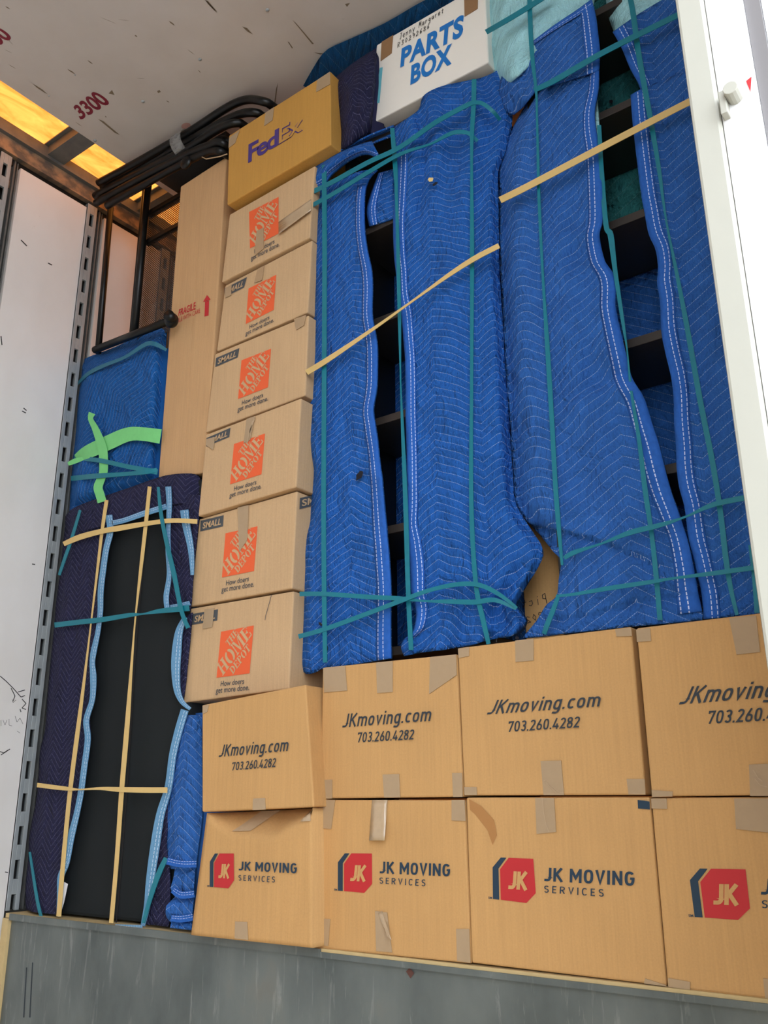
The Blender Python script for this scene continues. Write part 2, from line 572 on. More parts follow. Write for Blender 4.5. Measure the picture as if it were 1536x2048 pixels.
# pen alphabet on a 1 x 1 cell (y up)
PEN = {'J': [[(.2, 1), (.9, 1)], [(.6, 1), (.6, .15), (.4, 0), (.1, .15)]], 'e': [[(.1, .3), (.8, .35), (.7, .6), (.3, .6), (.1, .3), (.3, 0), (.8, .1)]],
       'n': [[(.1, .6), (.15, 0)], [(.15, .4), (.5, .6), (.75, .45), (.8, 0)]], 'y': [[(.1, .6), (.4, .1)], [(.9, .6), (.3, -.4)]],
       'M': [[(0, 0), (.2, 1), (.5, .3), (.8, 1), (1, 0)]], 'a': [[(.8, .5), (.3, .6), (.1, .2), (.4, 0), (.75, .3), (.8, .6), (.85, 0)]],
       'r': [[(.1, .6), (.2, 0)], [(.2, .4), (.5, .6), (.8, .5)]], 'g': [[(.8, .5), (.3, .6), (.1, .2), (.5, .05), (.8, .5), (.7, -.35), (.2, -.35)]],
       't': [[(.4, .9), (.4, 0), (.7, .05)], [(.1, .6), (.8, .6)]], 'R': [[(.1, 0), (.1, 1), (.7, .9), (.7, .6), (.1, .5), (.8, 0)]],
       '3': [[(.1, .9), (.6, 1), (.7, .75), (.3, .55), (.8, .3), (.5, 0), (.1, .1)]], '0': [[(.4, 1), (.1, .5), (.4, 0), (.8, .5), (.4, 1)]],
       '2': [[(.1, .8), (.5, 1), (.8, .7), (.1, 0), (.9, .05)]], '9': [[(.8, .7), (.4, 1), (.15, .7), (.5, .5), (.8, .75), (.6, 0)]],
       '6': [[(.7, 1), (.2, .5), (.3, 0), (.8, .2), (.6, .45), (.2, .3)]], '8': [[(.5, .5), (.1, .8), (.5, 1), (.8, .8), (.5, .5), (.1, .2), (.5, 0), (.9, .2), (.5, .5)]],
       'P': [[(.1, 0), (.1, 1), (.7, .9), (.7, .55), (.1, .45)]], 'i': [[(.4, .6), (.4, 0)], [(.4, .85), (.45, .9)]], 'c': [[(.8, .55), (.3, .6), (.1, .25), (.4, 0), (.8, .1)]],
       'u': [[(.1, .6), (.15, .1), (.5, 0), (.8, .3), (.8, .6), (.85, 0)]], ' ': []}
def pen_lines(txt, q):
    """pen text inside the pixel quad q (TL,TR,BR,BL)"""
    out, n = [], len(txt)
    def m(u, v):
        a = [(q[3][i] * (1 - u) + q[2][i] * u) * (1 - v) + (q[0][i] * (1 - u) + q[1][i] * u) * v for i in (0, 1)]
        return tuple(a)
    for k, ch in enumerate(txt):
        for ln in PEN.get(ch, []):
            out.append([m((k + 0.1 + x * 0.75) / n, y) for x, y in ln])
    return out

# road-sign style lettering drawn with an even stroke (cap height 1)
def _arc(cx, cy, rx, ry, a0, a1, n=10, e=2.6):
    out = []
    for k in range(n + 1):
        a = math.radians(a0 + (a1 - a0) * k / n)
        c, s = math.cos(a), math.sin(a)
        out.append((cx + rx * math.copysign(abs(c) ** (2 / e), c), cy + ry * math.copysign(abs(s) ** (2 / e), s)))
    return out
def sign_glyphs(w):
    h = w / 2
    X = 0.73
    O = lambda wd, ht, y0=0.0: [_arc(wd / 2, y0 + ht / 2, wd / 2 - h, ht / 2 - h, 0, 360, 28)]
    g = {}
    g['J'] = (.46, [[(.46 - h, 1), (.46 - h, .3)] + _arc(.46 - h - .17, .3, .17, .3 - h, 0, -90, 7, 2) + [(.02, h)]])
    g['K'] = (.56, [[(h, 0), (h, 1)], [(.52, 1), (h, .40)], [(.20, .56), (.55, 0)]])
    g['M'] = (.74, [[(h, 0), (h, 1)], [(.74 - h, 0), (.74 - h, 1)], [(h, .95), (.37, .34), (.74 - h, .95)]])
    g['O'] = (.58, O(.58, 1))
    g['V'] = (.58, [[(h * .8, 1), (.29, h * .9), (.58 - h * .8, 1)]])
    g['I'] = (w, [[(h, 0), (h, 1)]])
    g['N'] = (.6, [[(h, 0), (h, 1)], [(.6 - h, 0), (.6 - h, 1)], [(h, .95), (.6 - h, .05)]])
    g['G'] = (.58, [_arc(.29, .5, .29 - h, .5 - h, 40, 340, 24) + [(.58 - h, .5), (.32, .5)]])
    g['C'] = (.54, [_arc(.29, .5, .29 - h, .5 - h, 42, 318, 24)])
    g['S'] = (.52, [_arc(.26, .74, .26 - h, .26 - h, 30, 200, 10, 2.2) + [(.13, .56), (.39, .46)] + _arc(.26, .27, .26 - h, .27 - h, 20, -155, 10, 2.2)])
    g['E'] = (.46, [[(.45, 1 - h), (h, 1 - h), (h, h), (.45, h)], [(h, .51), (.40, .51)]])
    g['R'] = (.54, [[(h, 0), (h, 1 - h), (.27, 1 - h)] + _arc(.27, .725, .27 - h, .275 - h, 90, -90, 10, 2.2) + [(h, .45)], [(.28, .45), (.5, 0)]])
    g['m'] = (.78, [[(h, 0), (h, X)], _arc(.23, .46, .23 - h, .27 - h, 180, 0, 9, 2.3) + [(.46 - h, 0)], _arc(.23 + .39 - h, .46, .24 - h, .27 - h, 180, 0, 9, 2.3) + [(.78 - h, 0)]])
    g['n'] = (.48, [[(h, 0), (h, X)], _arc(.24, .46, .24 - h, .27 - h, 180, 0, 9, 2.3) + [(.48 - h, 0)]])
    g['o'] = (.5, O(.5, X))
    g['v'] = (.48, [[(h * .8, X), (.24, h * .9), (.48 - h * .8, X)]])
    g['i'] = (w, [[(h, 0), (h, X)], [(h, .86), (h, 1.0)]])
    g['g'] = (.49, O(.49, X) + [[(.49 - h, X), (.49 - h, 0)] + _arc(.26, -.02, .23 - h, .20, 0, -100, 8, 2.2) + [(.05, -.2)]])
    g['c'] = (.44, [_arc(.25, X / 2, .25 - h, X / 2 - h, 48, 312, 20)])
    g['.'] = (w, [[(h, 0), (h, w * 1.05)]])
    g['0'] = (.52, O(.52, 1))
    g['7'] = (.5, [[(.0, 1 - h), (.5 - h * .7, 1 - h), (.18, 0)], [(h, .78), (h, 1)]])
    g['3'] = (.5, [_arc(.25, .735, .25 - h, .265 - h, 150, -60, 12, 2.2) + [(.2, .52)], [(.2, .52)] + _arc(.25, .28, .25 - h, .28 - h, 60, -155, 12, 2.2)])
    g['2'] = (.5, [_arc(.25, .73, .25 - h, .27 - h, 165, -25, 12, 2.2) + [(h, h), (.5, h)]])
    g['6'] = (.52, O(.52, .6) + [[(h, .3), (.12, .52), (.36, 1)]])
    g['4'] = (.54, [[(.30, 1), (h * .6, .24), (.54, .24)], [(.38, .5), (.38, 0)]])
    g['8'] = (.52, O(.52, .56) + [_arc(.26, .755, .245 - h, .245 - h, 0, 360, 22)])
    g[' '] = (.22, [])
    return g
def sign_text(mb, txt, q, w=0.15, gap=0.10, shear=0.0):
    g = sign_glyphs(w)
    tot = sum(g[c][0] for c in txt) + gap * (len(txt) - 1)
    lay = [0.0]
    def put(pts):
        lay[0] -= 0.000012      # successive strokes lie a hair apart, like layers of ink
        mb.poly([quadpt(q, (x + shear * y) / tot, y) + Vector((0, lay[0], 0)) for x, y in pts])
    x = 0.0
    for ch in txt:
        adv, lines = g[ch]
        for ln in lines:
            ln = [(x + a, b) for a, b in ln]
            n = len(ln)
            closed = math.dist(ln[0], ln[-1]) < 1e-6
            off = []
            for i in range(n):
                p = ln[i]
                a = ln[i - 1] if i else (ln[-2] if closed else None)
                b2 = ln[i + 1] if i < n - 1 else (ln[1] if closed else None)
                d1 = Vector((p[0] - a[0], p[1] - a[1])).normalized() if a else None
                d2 = Vector((b2[0] - p[0], b2[1] - p[1])).normalized() if b2 else None
                n1 = Vector((-d1.y, d1.x)) if d1 else Vector((-d2.y, d2.x))
                n2_ = Vector((-d2.y, d2.x)) if d2 else n1
                m = (n1 + n2_)
                m = m.normalized() if m.length > 1e-4 else n1
                k = 1 / max(0.45, m.dot(n1))
                off.append(m * (w / 2) * k)
            for i in range(n - 1):
                p, r, o1, o2 = ln[i], ln[i + 1], off[i], off[i + 1]
                put([(p[0] - o1.x, p[1] - o1.y), (r[0] - o2.x, r[1] - o2.y), (r[0] + o2.x, r[1] + o2.y), (p[0] + o1.x, p[1] + o1.y)])
        x += adv + gap
def px_sign(name, txt, pts, y, mat, parent, w=0.15, gap=0.10, shear=0.0):
    mb = MB()
    sign_text(mb, txt, PQ(pts, y), w, gap, shear)
    return mb.build(name, mat, parent)

# ================================================================== THE TRAILER
CEIL = 2.647
XR = 2.49          # inner face of the door-side wall
YJ = -0.75         # door jamb
def struct(name, mb, mat, parent=None, **kw):
    o = mb.build(name, mat, parent, **kw)
    if not parent: o['kind'] = 'structure'
    return o
# raised load floor (plywood) and the steel riser under it
floor = struct('floor', MB().box(0.02, XR, -0.006, 2.2, -0.016, -0.004), M['wood'])
riser = struct('trim_1', MB().box(0.045, XR, 0.0, 0.03, -0.95, -0.016), M['riser'], label='grey scuffed steel face below the load')
lip = MB()
lip.box(0.045, 1.28, -0.010, -0.0062, -0.022, -0.004)
lip.box(1.28, XR, -0.010, 0.0, -0.022, -0.0105)
lip.build('capping', M['riser'], riser)
mb = MB()
for (x, y, l) in ((52, 1935, 100), (64, 1925, 110)):
    mb.hexa(PQ([(x, y), (x + 1.6, y), (x - 4, y + l), (x - 6, y + l)], -0.001), (0, 0.0008, 0))
mb.build('scratch', M['ink'], riser)
mb = MB()
mb.poly(PQ([(812, 1943), (819, 1935), (828, 1946), (821, 1957)], -0.002))
mb.build('rust_spot', plain('rust_spot', lin(92, 58, 50), 0.8), riser)
mb = MB()
mb.box(0.012, 0.044, -0.01, 0.05, -0.95, -0.018)
struct('trim_2', mb, M['wood'], label='bare timber strip beside the steel face')
struct('floor_lower', MB().box(0, XR + 0.1, -4.2, 0.03, -0.99, -0.95), M['wood'])
# left wall: white lining panels between slotted steel posts
PITCH = 0.372
wl = struct('wall_left', MB().box(-0.14, -0.09, -4.2, 2.2, -1.0, 2.8), M['steel_dark'])
mb = MB()
for k in range(-11, 6):
    y1 = k * PITCH
    mb.box(-0.02, 0.0, y1 - 0.287, y1, 0.0 if k > 0 else -0.95, 2.556)
mb.build('lining_panel', M['wall'], wl)
n = 3
for k in range(-4, 3):
    y0 = k * PITCH + 0.001
    mb = MB()
    y1 = y0 + 0.044
    a, b = y0 + 0.0135, y0 + 0.030
    zlo = 0.0 if k == 0 else -0.0
    mb.box(-0.004, 0.006, y0, a, zlo, 2.575)
    mb.box(-0.004, 0.006, b, y1, zlo, 2.575)
    mb.box(-0.03, 0.004, y0, y0 + 0.003, zlo, 2.575)
    mb.box(-0.03, 0.004, y1 - 0.003, y1, zlo, 2.575)
    z = 0.018 - 0.0275
    prev = zlo
    while z < 2.55:
        if z > prev: mb.box(-0.004, 0.006, a, b, prev, z)
        prev = z + 0.055
        z += 0.0995
    mb.box(-0.004, 0.006, a, b, prev, 2.575)
    tr = struct('trim_%d' % n, mb, M['steel'], bevel=0.001)
    n += 1
    mb = MB()
    mb.box(-0.05, -0.026, y0, y1, zlo, 2.575)
    mb.build('slot_shade', M['black'], tr)  # black backing: the dark of the slot recesses is put into its colour
    mb = MB()
    mb.box(-0.03, -0.022, y1, y1 + 0.042, zlo, 2.575)
    mb.box(-0.03, -0.004, y1 + 0.016, y1 + 0.022, zlo, 2.575)
    mb.box(-0.03, -0.008, y1 + 0.030, y1 + 0.034, zlo, 2.575)
    mb.build('flange', M['steel_dark'], tr)
    if k in (-1, 0):
        mb = MB()
        z = 0.06
        while z < 2.5:
            mb.ball((-0.021, y1 + 0.008, z), 0.004, 0.004, 0.004, 8, 5)
            z += 0.05
        mb.build('rivets', M['steel'], tr, smooth=True)
    mb = MB()
    mb.box(-0.021, -0.018, y1 + 0.006, y1 + 0.04, 2.46, 2.54)
    mb.build('stud_plate', M['rust'], tr)
# top rail of the wall
mb = MB()
mb.box(-0.1, 0.012, -4.2, 2.2, 2.582, 2.645)
tr = struct('trim_%d' % n, mb, M['rust']); n += 1
mb = MB()
mb.box(-0.05, -0.012, -4.2, 2.2, 2.556, 2.583)
mb.build('gap_strip', M['black'], tr)
mb = MB()
mb.box(-0.1, 0.03, -4.2, 2.2, 2.643, 2.69)
mb.build('roof_angle', M['steel_dark'], tr)
# ceiling: white liner, translucent roof sheet above, roof bows
ceiling = struct('ceiling', MB().box(0.232, XR + 0.12, -4.2, 0.62, CEIL, CEIL + 0.012), M['ceiling'])
roofm = MB()
roofm.quad((-0.1, -4.2, 2.72), (XR + 0.15, -4.2, 2.72), (XR + 0.15, 2.2, 2.72), (-0.1, 2.2, 2.72))
struct('window_1', roofm, M['roof'], label='yellow translucent roof sheet lit by daylight')
for k in range(-9, 5):
    y = -0.172 + k * 0.42
    mb = MB()
    mb.box(0.0, XR, y - 0.036, y + 0.036, 2.655, 2.70)
    mb.box(0.0, XR, y - 0.05, y + 0.05, 2.695, 2.70)
    struct('trim_%d' % n, mb, M['steel_dark']); n += 1
mb = MB()
for px, py in ((535, 20), (400, 119), (286, 203), (190, 281), (98, 192), (150, 150)):
    w = PZ(px, py, CEIL)
    r = 0.0065 if (px, py) not in ((98, 192), (150, 150)) else 0.003
    mb.ball(w, r, r, r * 0.6, 12, 6)
mb.build('rivets', M['steel'], ceiling, smooth=True)
mb = MB()
scuffs = [(238, 612, 350, 690, 10), (492, 504, 552, 543, 8), (640, 440, 680, 470, 7), (985, 256, 1005, 270, 8), (1235, 152, 1280, 188, 9), (552, 892, 600, 925, 3), (38, 45, 75, 68, 6), (1500, 0, 1590, 96, 8), (1215, 735, 1240, 750, 5), (860, 142, 950, 152, 2), (725, 122, 860, 178, 2), (1370, 360, 1425, 402, 3), (60, 470, 120, 505, 3), (770, 848, 778, 860, 6), (995, 572, 1060, 576, 2), (1448, 510, 1470, 535, 4), (30, 360, 90, 390, 2), (60, 290, 98, 330, 2)]
for x0, y0, x1, y1, w in scuffs:
    x0, y0, x1, y1, w = [v / 3.657 for v in (x0, y0, x1, y1, w)]
    d = Vector((x1 - x0, y1 - y0)); nn = Vector((-d.y, d.x)).normalized() * w * 0.6
    pts = [(x0, y0), (x0 + d.x * .3 + nn.x, y0 + d.y * .3 + nn.y), (x0 + d.x * .75 + nn.x * .8, y0 + d.y * .75 + nn.y * .8), (x1, y1), (x0 + d.x * .6 - nn.x, y0 + d.y * .6 - nn.y), (x0 + d.x * .2 - nn.x * .5, y0 + d.y * .2 - nn.y * .5)]
    mb.poly([PZ(a, b, CEIL - 0.0008) for a, b in pts])
for pts in ([(484, 53), (494, 56), (506, 69), (496, 64)], [(410, 0), (416, 2), (435, 24), (426, 18)], [(217, 187), (224, 180), (229, 190)], [(314, 182), (319, 180), (322, 184), (316, 186)], [(585, 40), (592, 46), (628, 88), (624, 88)], [(548, 210), (551, 205), (556, 165), (552, 178)], [(628, 105), (640, 106), (652, 108), (640, 109)], [(575, 83), (584, 97), (586, 96), (578, 84)], [(196, 238), (206, 242), (240, 270), (230, 266)], [(690, 8), (700, 6), (694, 14)]):
    mb.poly([PZ(a, b, CEIL - 0.0008) for a, b in pts])
mb.build('scuff', plain('scuff_brown', lin(122, 108, 90), 0.8), ceiling, label='brown chips and scratches in the white liner')
mred = plain('stencil_red', lin(124, 20, 46), 0.6)
for dx, dy in ((0, 0), (-196, -130)):
    q = [(146, 214), (190, 181), (222, 204), (161, 239)]
    mb = MB()
    text_on(mb, '3300', [PZ(a + dx, b + dy, CEIL - 0.0008) for a, b in q], 0.03, 0, 1.0)
    mb.build('stencil_number', mred, ceiling, label='dark red stencilled number')
mb = MB()
c0 = PZ(372, 252, CEIL - 0.0008)
mb.poly([c0 + Vector((0.02 * math.cos(a * .4) , 0.014 * math.sin(a * .4), 0)) for a in range(16)])
mb.build('paint_mark', plain('faded_red_paint', lin(196, 150, 140), 0.8), ceiling)
# pen scrawl and scrapes on the left lining
mb = MB()
def wall_strokes(lines, w):
    for ln in lines:
        for a, b in zip(ln[:-1], ln[1:]):
            d = Vector((b[0] - a[0], b[1] - a[1]))
            nn = Vector((-d.y, d.x)).normalized() * w / 2
            mb.poly([PX(*q, x=0.001) for q in ((a[0] + nn.x, a[1] + nn.y), (b[0] + nn.x, b[1] + nn.y), (b[0] - nn.x, b[1] - nn.y), (a[0] - nn.x, a[1] - nn.y))])
wall_strokes([[(0, 1352), (12, 1362), (24, 1374), (42, 1394), (50, 1391)], [(22, 1376), (30, 1392), (26, 1402)], [(36, 1384), (50, 1380)], [(44, 1398), (52, 1407), (44, 1416), (52, 1419)], [(0, 1503), (8, 1506), (20, 1498)], [(40, 1418), (42, 1424)], [(2, 1510), (16, 1500)]], 1.6)
wall_strokes([[(2, 1440), (2, 1452)], [(6, 1440), (10, 1450), (14, 1440)], [(18, 1438), (18, 1450), (24, 1452)], [(24, 1398), (26, 1405), (32, 1400)], [(34, 1462), (40, 1466)], [(30, 1432), (34, 1444), (40, 1436), (46, 1448)]], 0.7)
wall_strokes([[(47, 816), (53, 821)], [(44, 822), (52, 826)], [(96, 526), (104, 530)], [(42, 480), (54, 492)], [(2, 672), (4, 690)], [(64, 1128), (70, 1129)], [(10, 1744), (16, 1745)]], 2.0)
mb.build('pen_scrawl', M['pen'], wl)
# door-side wall with the door jamb, outer skin, ground
struct('wall_right', MB().box(XR, XR + 0.02, YJ + 0.03, 2.2, -1.0, 2.8), M['wall'])
struct('trim_%d' % n, MB().box(XR - 0.0, XR + 0.034, YJ, YJ + 0.08, -1.0, 2.8), M['post'], bevel=0.004, label='cream door jamb at the right edge of the opening'); n += 1
j2 = struct('trim_%d' % n, MB().box(XR + 0.0345, XR + 0.078, YJ + 0.004, YJ + 0.08, -1.0, 2.8), M['post_white'], bevel=0.002, label='sunlit white outer door frame'); n += 1
hg = MB()
w = P(1462, 196, YJ)
hg.tube([w + Vector((0.004, 0.006, 0)), w + Vector((0.004, -0.018, 0))], 0.009, 14)
hg.box(w.x - 0.012, w.x - 0.004, w.y - 0.01, w.y + 0.006, w.z - 0.025, w.z + 0.008)
hg.build('door_catch', M['post'], j2, bevel=0.001)
mb = MB(); mb.poly([P(*q, YJ + 0.0025) for q in ((1492, 162), (1503, 153), (1501, 184))])
mb.build('reflector_sticker', M['ink_red'], j2)
struct('trim_%d' % n, MB().box(XR + 0.0785, XR + 0.096, YJ + 0.012, YJ + 0.08, -1.0, 2.8), M['seal'], label='grey rubber seal of the door frame'); n += 1
struct('wall_outer', MB().box(XR + 0.0965, XR + 0.115, YJ + 0.02, 2.2, -1.0, 2.8), M['skin'])
struct('ground', MB().box(-6, 14, -12, 10, -1.3, -1.25), M['tarmac'])
DOORW = 2.3
struct('wall_back', MB().box(-0.1, XR + 0.1, -4.25, -4.2, -1.0, 2.75), M['wall'])
struct('wall_right_back', MB().box(XR, XR + 0.1, -4.2, YJ - DOORW, -1.0, 2.75), M['wall'])

# ================================================================== CARTONS
def carton(name, quad, y, depth, mat, label, cat='box', group=None, sag=None, world=None, dx=0.0):
    q = world if world else PQ(quad, y)
    base = (q[3] + q[2]) / 2 + Vector((0, depth / 2, 0))
    root = empty(name, base, label, cat, group)
    mb = MB()
    if sag:
        N = 30
        G = [[quadpt(q, i / N, 1 - j / N) + Vector((0, sag(i / N, 1 - j / N), 0)) for i in range(N + 1)] for j in range(N + 1)]
        mb.grid(G)
        ring = [G[0][i] for i in range(N + 1)] + [G[j][N] for j in range(1, N + 1)] + [G[N][i] for i in range(N - 1, -1, -1)] + [G[j][0] for j in range(N - 1, 0, -1)]
        back = [Vector((p.x + dx, y + depth, p.z)) for p in ring]
        for k in range(len(ring)):
            k2 = (k + 1) % len(ring)
            mb.quad(ring[k], ring[k2], back[k2], back[k])
        mb.poly(back[::-1])
        body = mb.build('body', mat, root, merge=True, smooth=True)
    else:
        mb.hexa(q, (dx, depth, 0))
        body = mb.build('body', mat, root, bevel=0.004)
    root_q[root.name] = (q, y)
    return root
root_q = {}
def tape(root, quads, mat=None, name='tape', dy=-0.0022):
    q, y = root_q[root.name]
    for pl in quads:
        mb = MB()
        mb.hexa(PQ(pl, y + dy), (0, 0.0012, 0))
        mb.build(name, mat or M['tape'], root)
def sheet(root, quads, name='tape', mat=None, lift=0.02):
    """loose tape end lifting off the board"""
    q, y = root_q[root.name]
    for pl in quads:
        G = []
        for j in range(7):
            t = j / 6
            row = []
            for i in range(4):
                a = i / 3
                px = [(pl[0][k] * (1 - a) + pl[1][k] * a) * (1 - t) + (pl[3][k] * (1 - a) + pl[2][k] * a) * t for k in (0, 1)]
                row.append(P(px[0], px[1], y - 0.003 - lift * t * t - 0.002 * math.sin(9 * a + 7 * t)))
            G.append(row)
        mb = MB(); mb.grid(G)
        mb.build(name, mat or M['tape_shine'], root, smooth=True, solid=0.0006)
GJ = 'moving company cartons on the load floor'
def jk_text(root, y, q1, q2):
    px_sign('printed_address', 'JKmoving.com', q1, y - 0.0015, M['ink'], root, 0.138, 0.145, 0.12)
    px_sign('printed_phone_number', '703.260.4282', q2, y - 0.0015, M['ink'], root, 0.145, 0.12, 0.08)
def jk_logo(root, y, rq, t1, t2):
    q = PQ(rq, y - 0.0012)
    u = lambda a, b, d=0.0: quadpt(q, a, b) + Vector((0, d, 0))
    mb = MB(); mb.poly([u(*p) for p in ((0, 0), (.72, -.02), (1, .22), (1, 1), (.27, 1), (0, .72))][::1])
    em = mb.build('printed_emblem', M['ink_red'], root, label='red six sided emblem')
    mb = MB(); mb.poly([u(*p) for p in ((-.225, 0), (-.045, 0), (-.045, .735), (.2, 1.0), (.03, 1.0), (-.225, .755))])
    mb.build('printed_bar', M['ink_navy'], root, label='navy bent bar of the emblem')
    mb = MB()
    sign_text(mb, 'JK', [u(.28, .69, -.0008), u(.80, .69, -.0008), u(.74, .27, -.0008), u(.22, .27, -.0008)], 0.2, 0.03)
    mb.build('printed_initials', M['jk'], em)
    px_sign('printed_name', 'JK MOVING', t1, y - 0.0015, M['ink_navy'], root, 0.17, 0.13)
    px_sign('printed_word', 'SERVICES', t2, y - 0.0015, M['ink_navy'], root, 0.13, 0.36)
    mb = MB()
    text_on(mb, 'SM', [u(-.36, .05), u(-.25, .05), u(-.25, 0), u(-.36, 0)], 0.02)
    mb.build('printed_mark', M['ink_navy'], root)

# upper row
yA = -0.05
b = carton('moving_carton', [(404, 1410), (611, 1369), (628, 1614), (404, 1624)], yA, 0.36, M['jk'], 'carton with web address, leftmost of the upper row, under the stack of orange logos', 'box', GJ, dx=-0.02)
jk_text(b, yA, [(440, 1490), (578, 1477), (576, 1502), (437, 1514)], [(464, 1525), (553, 1516), (552, 1534), (463, 1541)])
tape(b, [[(506, 1597), (530, 1596), (531, 1619), (505, 1620)], [(405, 1411), (418, 1409), (414, 1424), (405, 1428)]])
mbx = MB()
xs = root_q[b.name][0][1].x + 0.002
for ln in ([(629, 1410), (634, 1416), (640, 1409)], [(631, 1417), (638, 1420), (632, 1427)], [(632, 1428), (633, 1437), (638, 1434), (637, 1424)]):
    for p0, p1 in zip(ln[:-1], ln[1:]):
        mbx.poly([PX(p0[0], p0[1] - .5, xs), PX(p1[0], p1[1] - .5, xs), PX(p1[0], p1[1] + .7, xs), PX(p0[0], p0[1] + .7, xs)])
mbx.build('pen_scrawl', M['pen_red'], b)
b = carton('moving_carton', [(645, 1335), (913, 1308), (926, 1594), (640, 1597)], 0.0, 0.36, M['jk'], 'carton with web address and three tape strips over its top edge, second in upper row', 'box', GJ)
jk_text(b, 0.0, [(686, 1428), (863, 1415), (861, 1442), (684, 1455)], [(715, 1465), (829, 1459), (828, 1479), (714, 1485)])
tape(b, [[(646, 1336), (690, 1331), (694, 1381), (648, 1385)], [(752, 1325), (785, 1322), (785, 1384), (754, 1386)], [(860, 1314), (912, 1309), (913, 1350), (858, 1388)], [(765, 1549), (798, 1548), (800, 1595), (768, 1595)], [(643, 1560), (664, 1559), (664, 1597), (641, 1597)], [(904, 1546), (924, 1546), (925, 1594), (906, 1594)]])
b = carton('moving_carton', [(915, 1296), (1262, 1253), (1291, 1590), (928, 1591)], 0.0, 0.36, M['jk'], 'carton with web address, one short tape strip at mid top, third in the upper row', 'box', GJ)
jk_text(b, 0.0, [(982, 1401), (1201, 1385), (1199, 1413), (973, 1429)], [(1016, 1443), (1160, 1433), (1159, 1455), (1015, 1464)])
tape(b, [[(1030, 1281), (1067, 1277), (1067, 1321), (1031, 1324)], [(1081, 1522), (1122, 1521), (1128, 1590), (1087, 1590)], [(916, 1297), (938, 1294), (938, 1312), (917, 1316)], [(1230, 1259), (1262, 1255), (1264, 1272), (1233, 1273)], [(1253, 1558), (1289, 1558), (1291, 1589), (1257, 1589)], [(928, 1574), (953, 1574), (954, 1590), (929, 1590)]])
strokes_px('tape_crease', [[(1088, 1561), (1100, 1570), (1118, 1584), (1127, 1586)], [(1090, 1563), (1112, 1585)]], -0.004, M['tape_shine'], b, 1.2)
W4 = 0.403
tl, bl = P(1272, 1256), P(1303, 1593)
b = carton('moving_carton', None, 0.0, 0.36, M['jk'], 'carton with web address cut off by the door jamb, rightmost of the upper row', 'box', GJ, world=[tl, Vector((tl.x + W4, 0, tl.z)), Vector((bl.x + W4, 0, bl.z)), bl])
jk_text(b, 0.0, [(1368, 1374), (1654, 1352), (1650, 1386), (1357, 1409)], [(1416, 1422), (1607, 1410), (1604, 1438), (1414, 1448)])
tape(b, [[(1458, 1236), (1512, 1231), (1520, 1304), (1473, 1309)], [(1272, 1259), (1300, 1256), (1302, 1282), (1274, 1284)], [(1498, 1529), (1560, 1527), (1562, 1592), (1500, 1592)], [(1303, 1580), (1345, 1583), (1345, 1593), (1304, 1594)]])
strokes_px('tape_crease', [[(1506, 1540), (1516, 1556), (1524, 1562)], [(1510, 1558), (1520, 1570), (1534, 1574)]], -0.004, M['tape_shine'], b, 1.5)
# lower row
def crush(u, v):
    s = math.sin(math.pi * min(1, max(0, u)))
    vc = 0.985 - 0.20 * s ** 0.8
    bulge = 0.0
    if v < vc: return bulge
    return 0.075 * (v - vc) / max(0.02, 1 - vc) * s ** 0.4 + 0.004 * math.sin(16 * u + 5 * v) * s
b = carton('moving_carton', [(414, 1626), (625, 1615), (626, 1896), (382, 1870)], -0.045, 0.36, M['jk'], 'carton with red emblem and a crushed sagging top edge, leftmost of the bottom row', 'box', GJ, sag=crush, dx=-0.035)
jk_logo(b, -0.046, [(428.5, 1707), (467.5, 1707), (468, 1776), (428, 1774)], [(478, 1723), (594.5, 1726.5), (594, 1747), (477, 1740.5)], [(477, 1750), (551, 1753), (550, 1765), (477, 1761)])
tape(b, [[(470, 1843), (494, 1844), (496, 1880), (469, 1877)]])
def crush_tape(mb, pl):
    q, y = root_q[b.name]
    G = []
    for j in range(6):
        row = []
        for i in range(4):
            u = pl[0] + (pl[1] - pl[0]) * i / 3 + pl[4] * (j / 5)
            v = pl[2] + (pl[3] - pl[2]) * j / 5
            row.append(quadpt(q, u, v) + Vector((0, crush(u, v) - 0.003, 0)))
        G.append(row)
    mb.grid(G)
for pl in ((.36, .52, 1.0, .84, -.10), (.90, .99, 1.0, .90, 0.0)):
    mb = MB(); crush_tape(mb, pl); mb.build('tape', M['tape_shine'], b, smooth=True)
b = carton('moving_carton', [(637, 1600), (929, 1600), (942, 1928), (629, 1896)], 0.0, 0.36, M['jk'], 'carton with red emblem and two lifted tape ends, second in the bottom row', 'box', GJ)
jk_logo(b, 0.0, [(688, 1706.5), (743.7, 1707), (744.4, 1785), (688, 1782)], [(759.5, 1723), (901, 1728), (900.4, 1753), (759, 1746.5)], [(759, 1755), (852, 1759), (851, 1772.6), (759, 1767)])
tape(b, [[(637, 1600), (670, 1600), (662, 1658), (637, 1656)], [(903, 1600), (929, 1600), (931, 1642), (903, 1641)], [(633, 1837), (660, 1838), (656, 1892), (630, 1889)], [(750, 1822), (774, 1825), (784, 1905), (752, 1902)], [(912, 1858), (938, 1858), (941, 1926), (914, 1922)]])
sheet(b, [[(744, 1600), (775, 1600), (769, 1681), (738, 1681)]], lift=0.012)
sheet(b, [[(756, 1826), (764, 1822), (783, 1880), (774, 1872)]], lift=0.02)
b = carton('moving_carton', [(932, 1595), (1299, 1594), (1333, 1973), (943, 1926)], 0.0, 0.36, M['jk'], 'carton with red emblem and a dark torn corner label, third in the bottom row', 'box', GJ)
jk_logo(b, 0.0, [(999.5, 1715), (1066.5, 1717.5), (1073, 1806), (1001.5, 1799.5)], [(1089, 1735), (1269.5, 1743.5), (1269.5, 1772), (1088, 1762)], [(1088.5, 1771), (1208, 1778.5), (1208, 1793.5), (1088, 1785)])
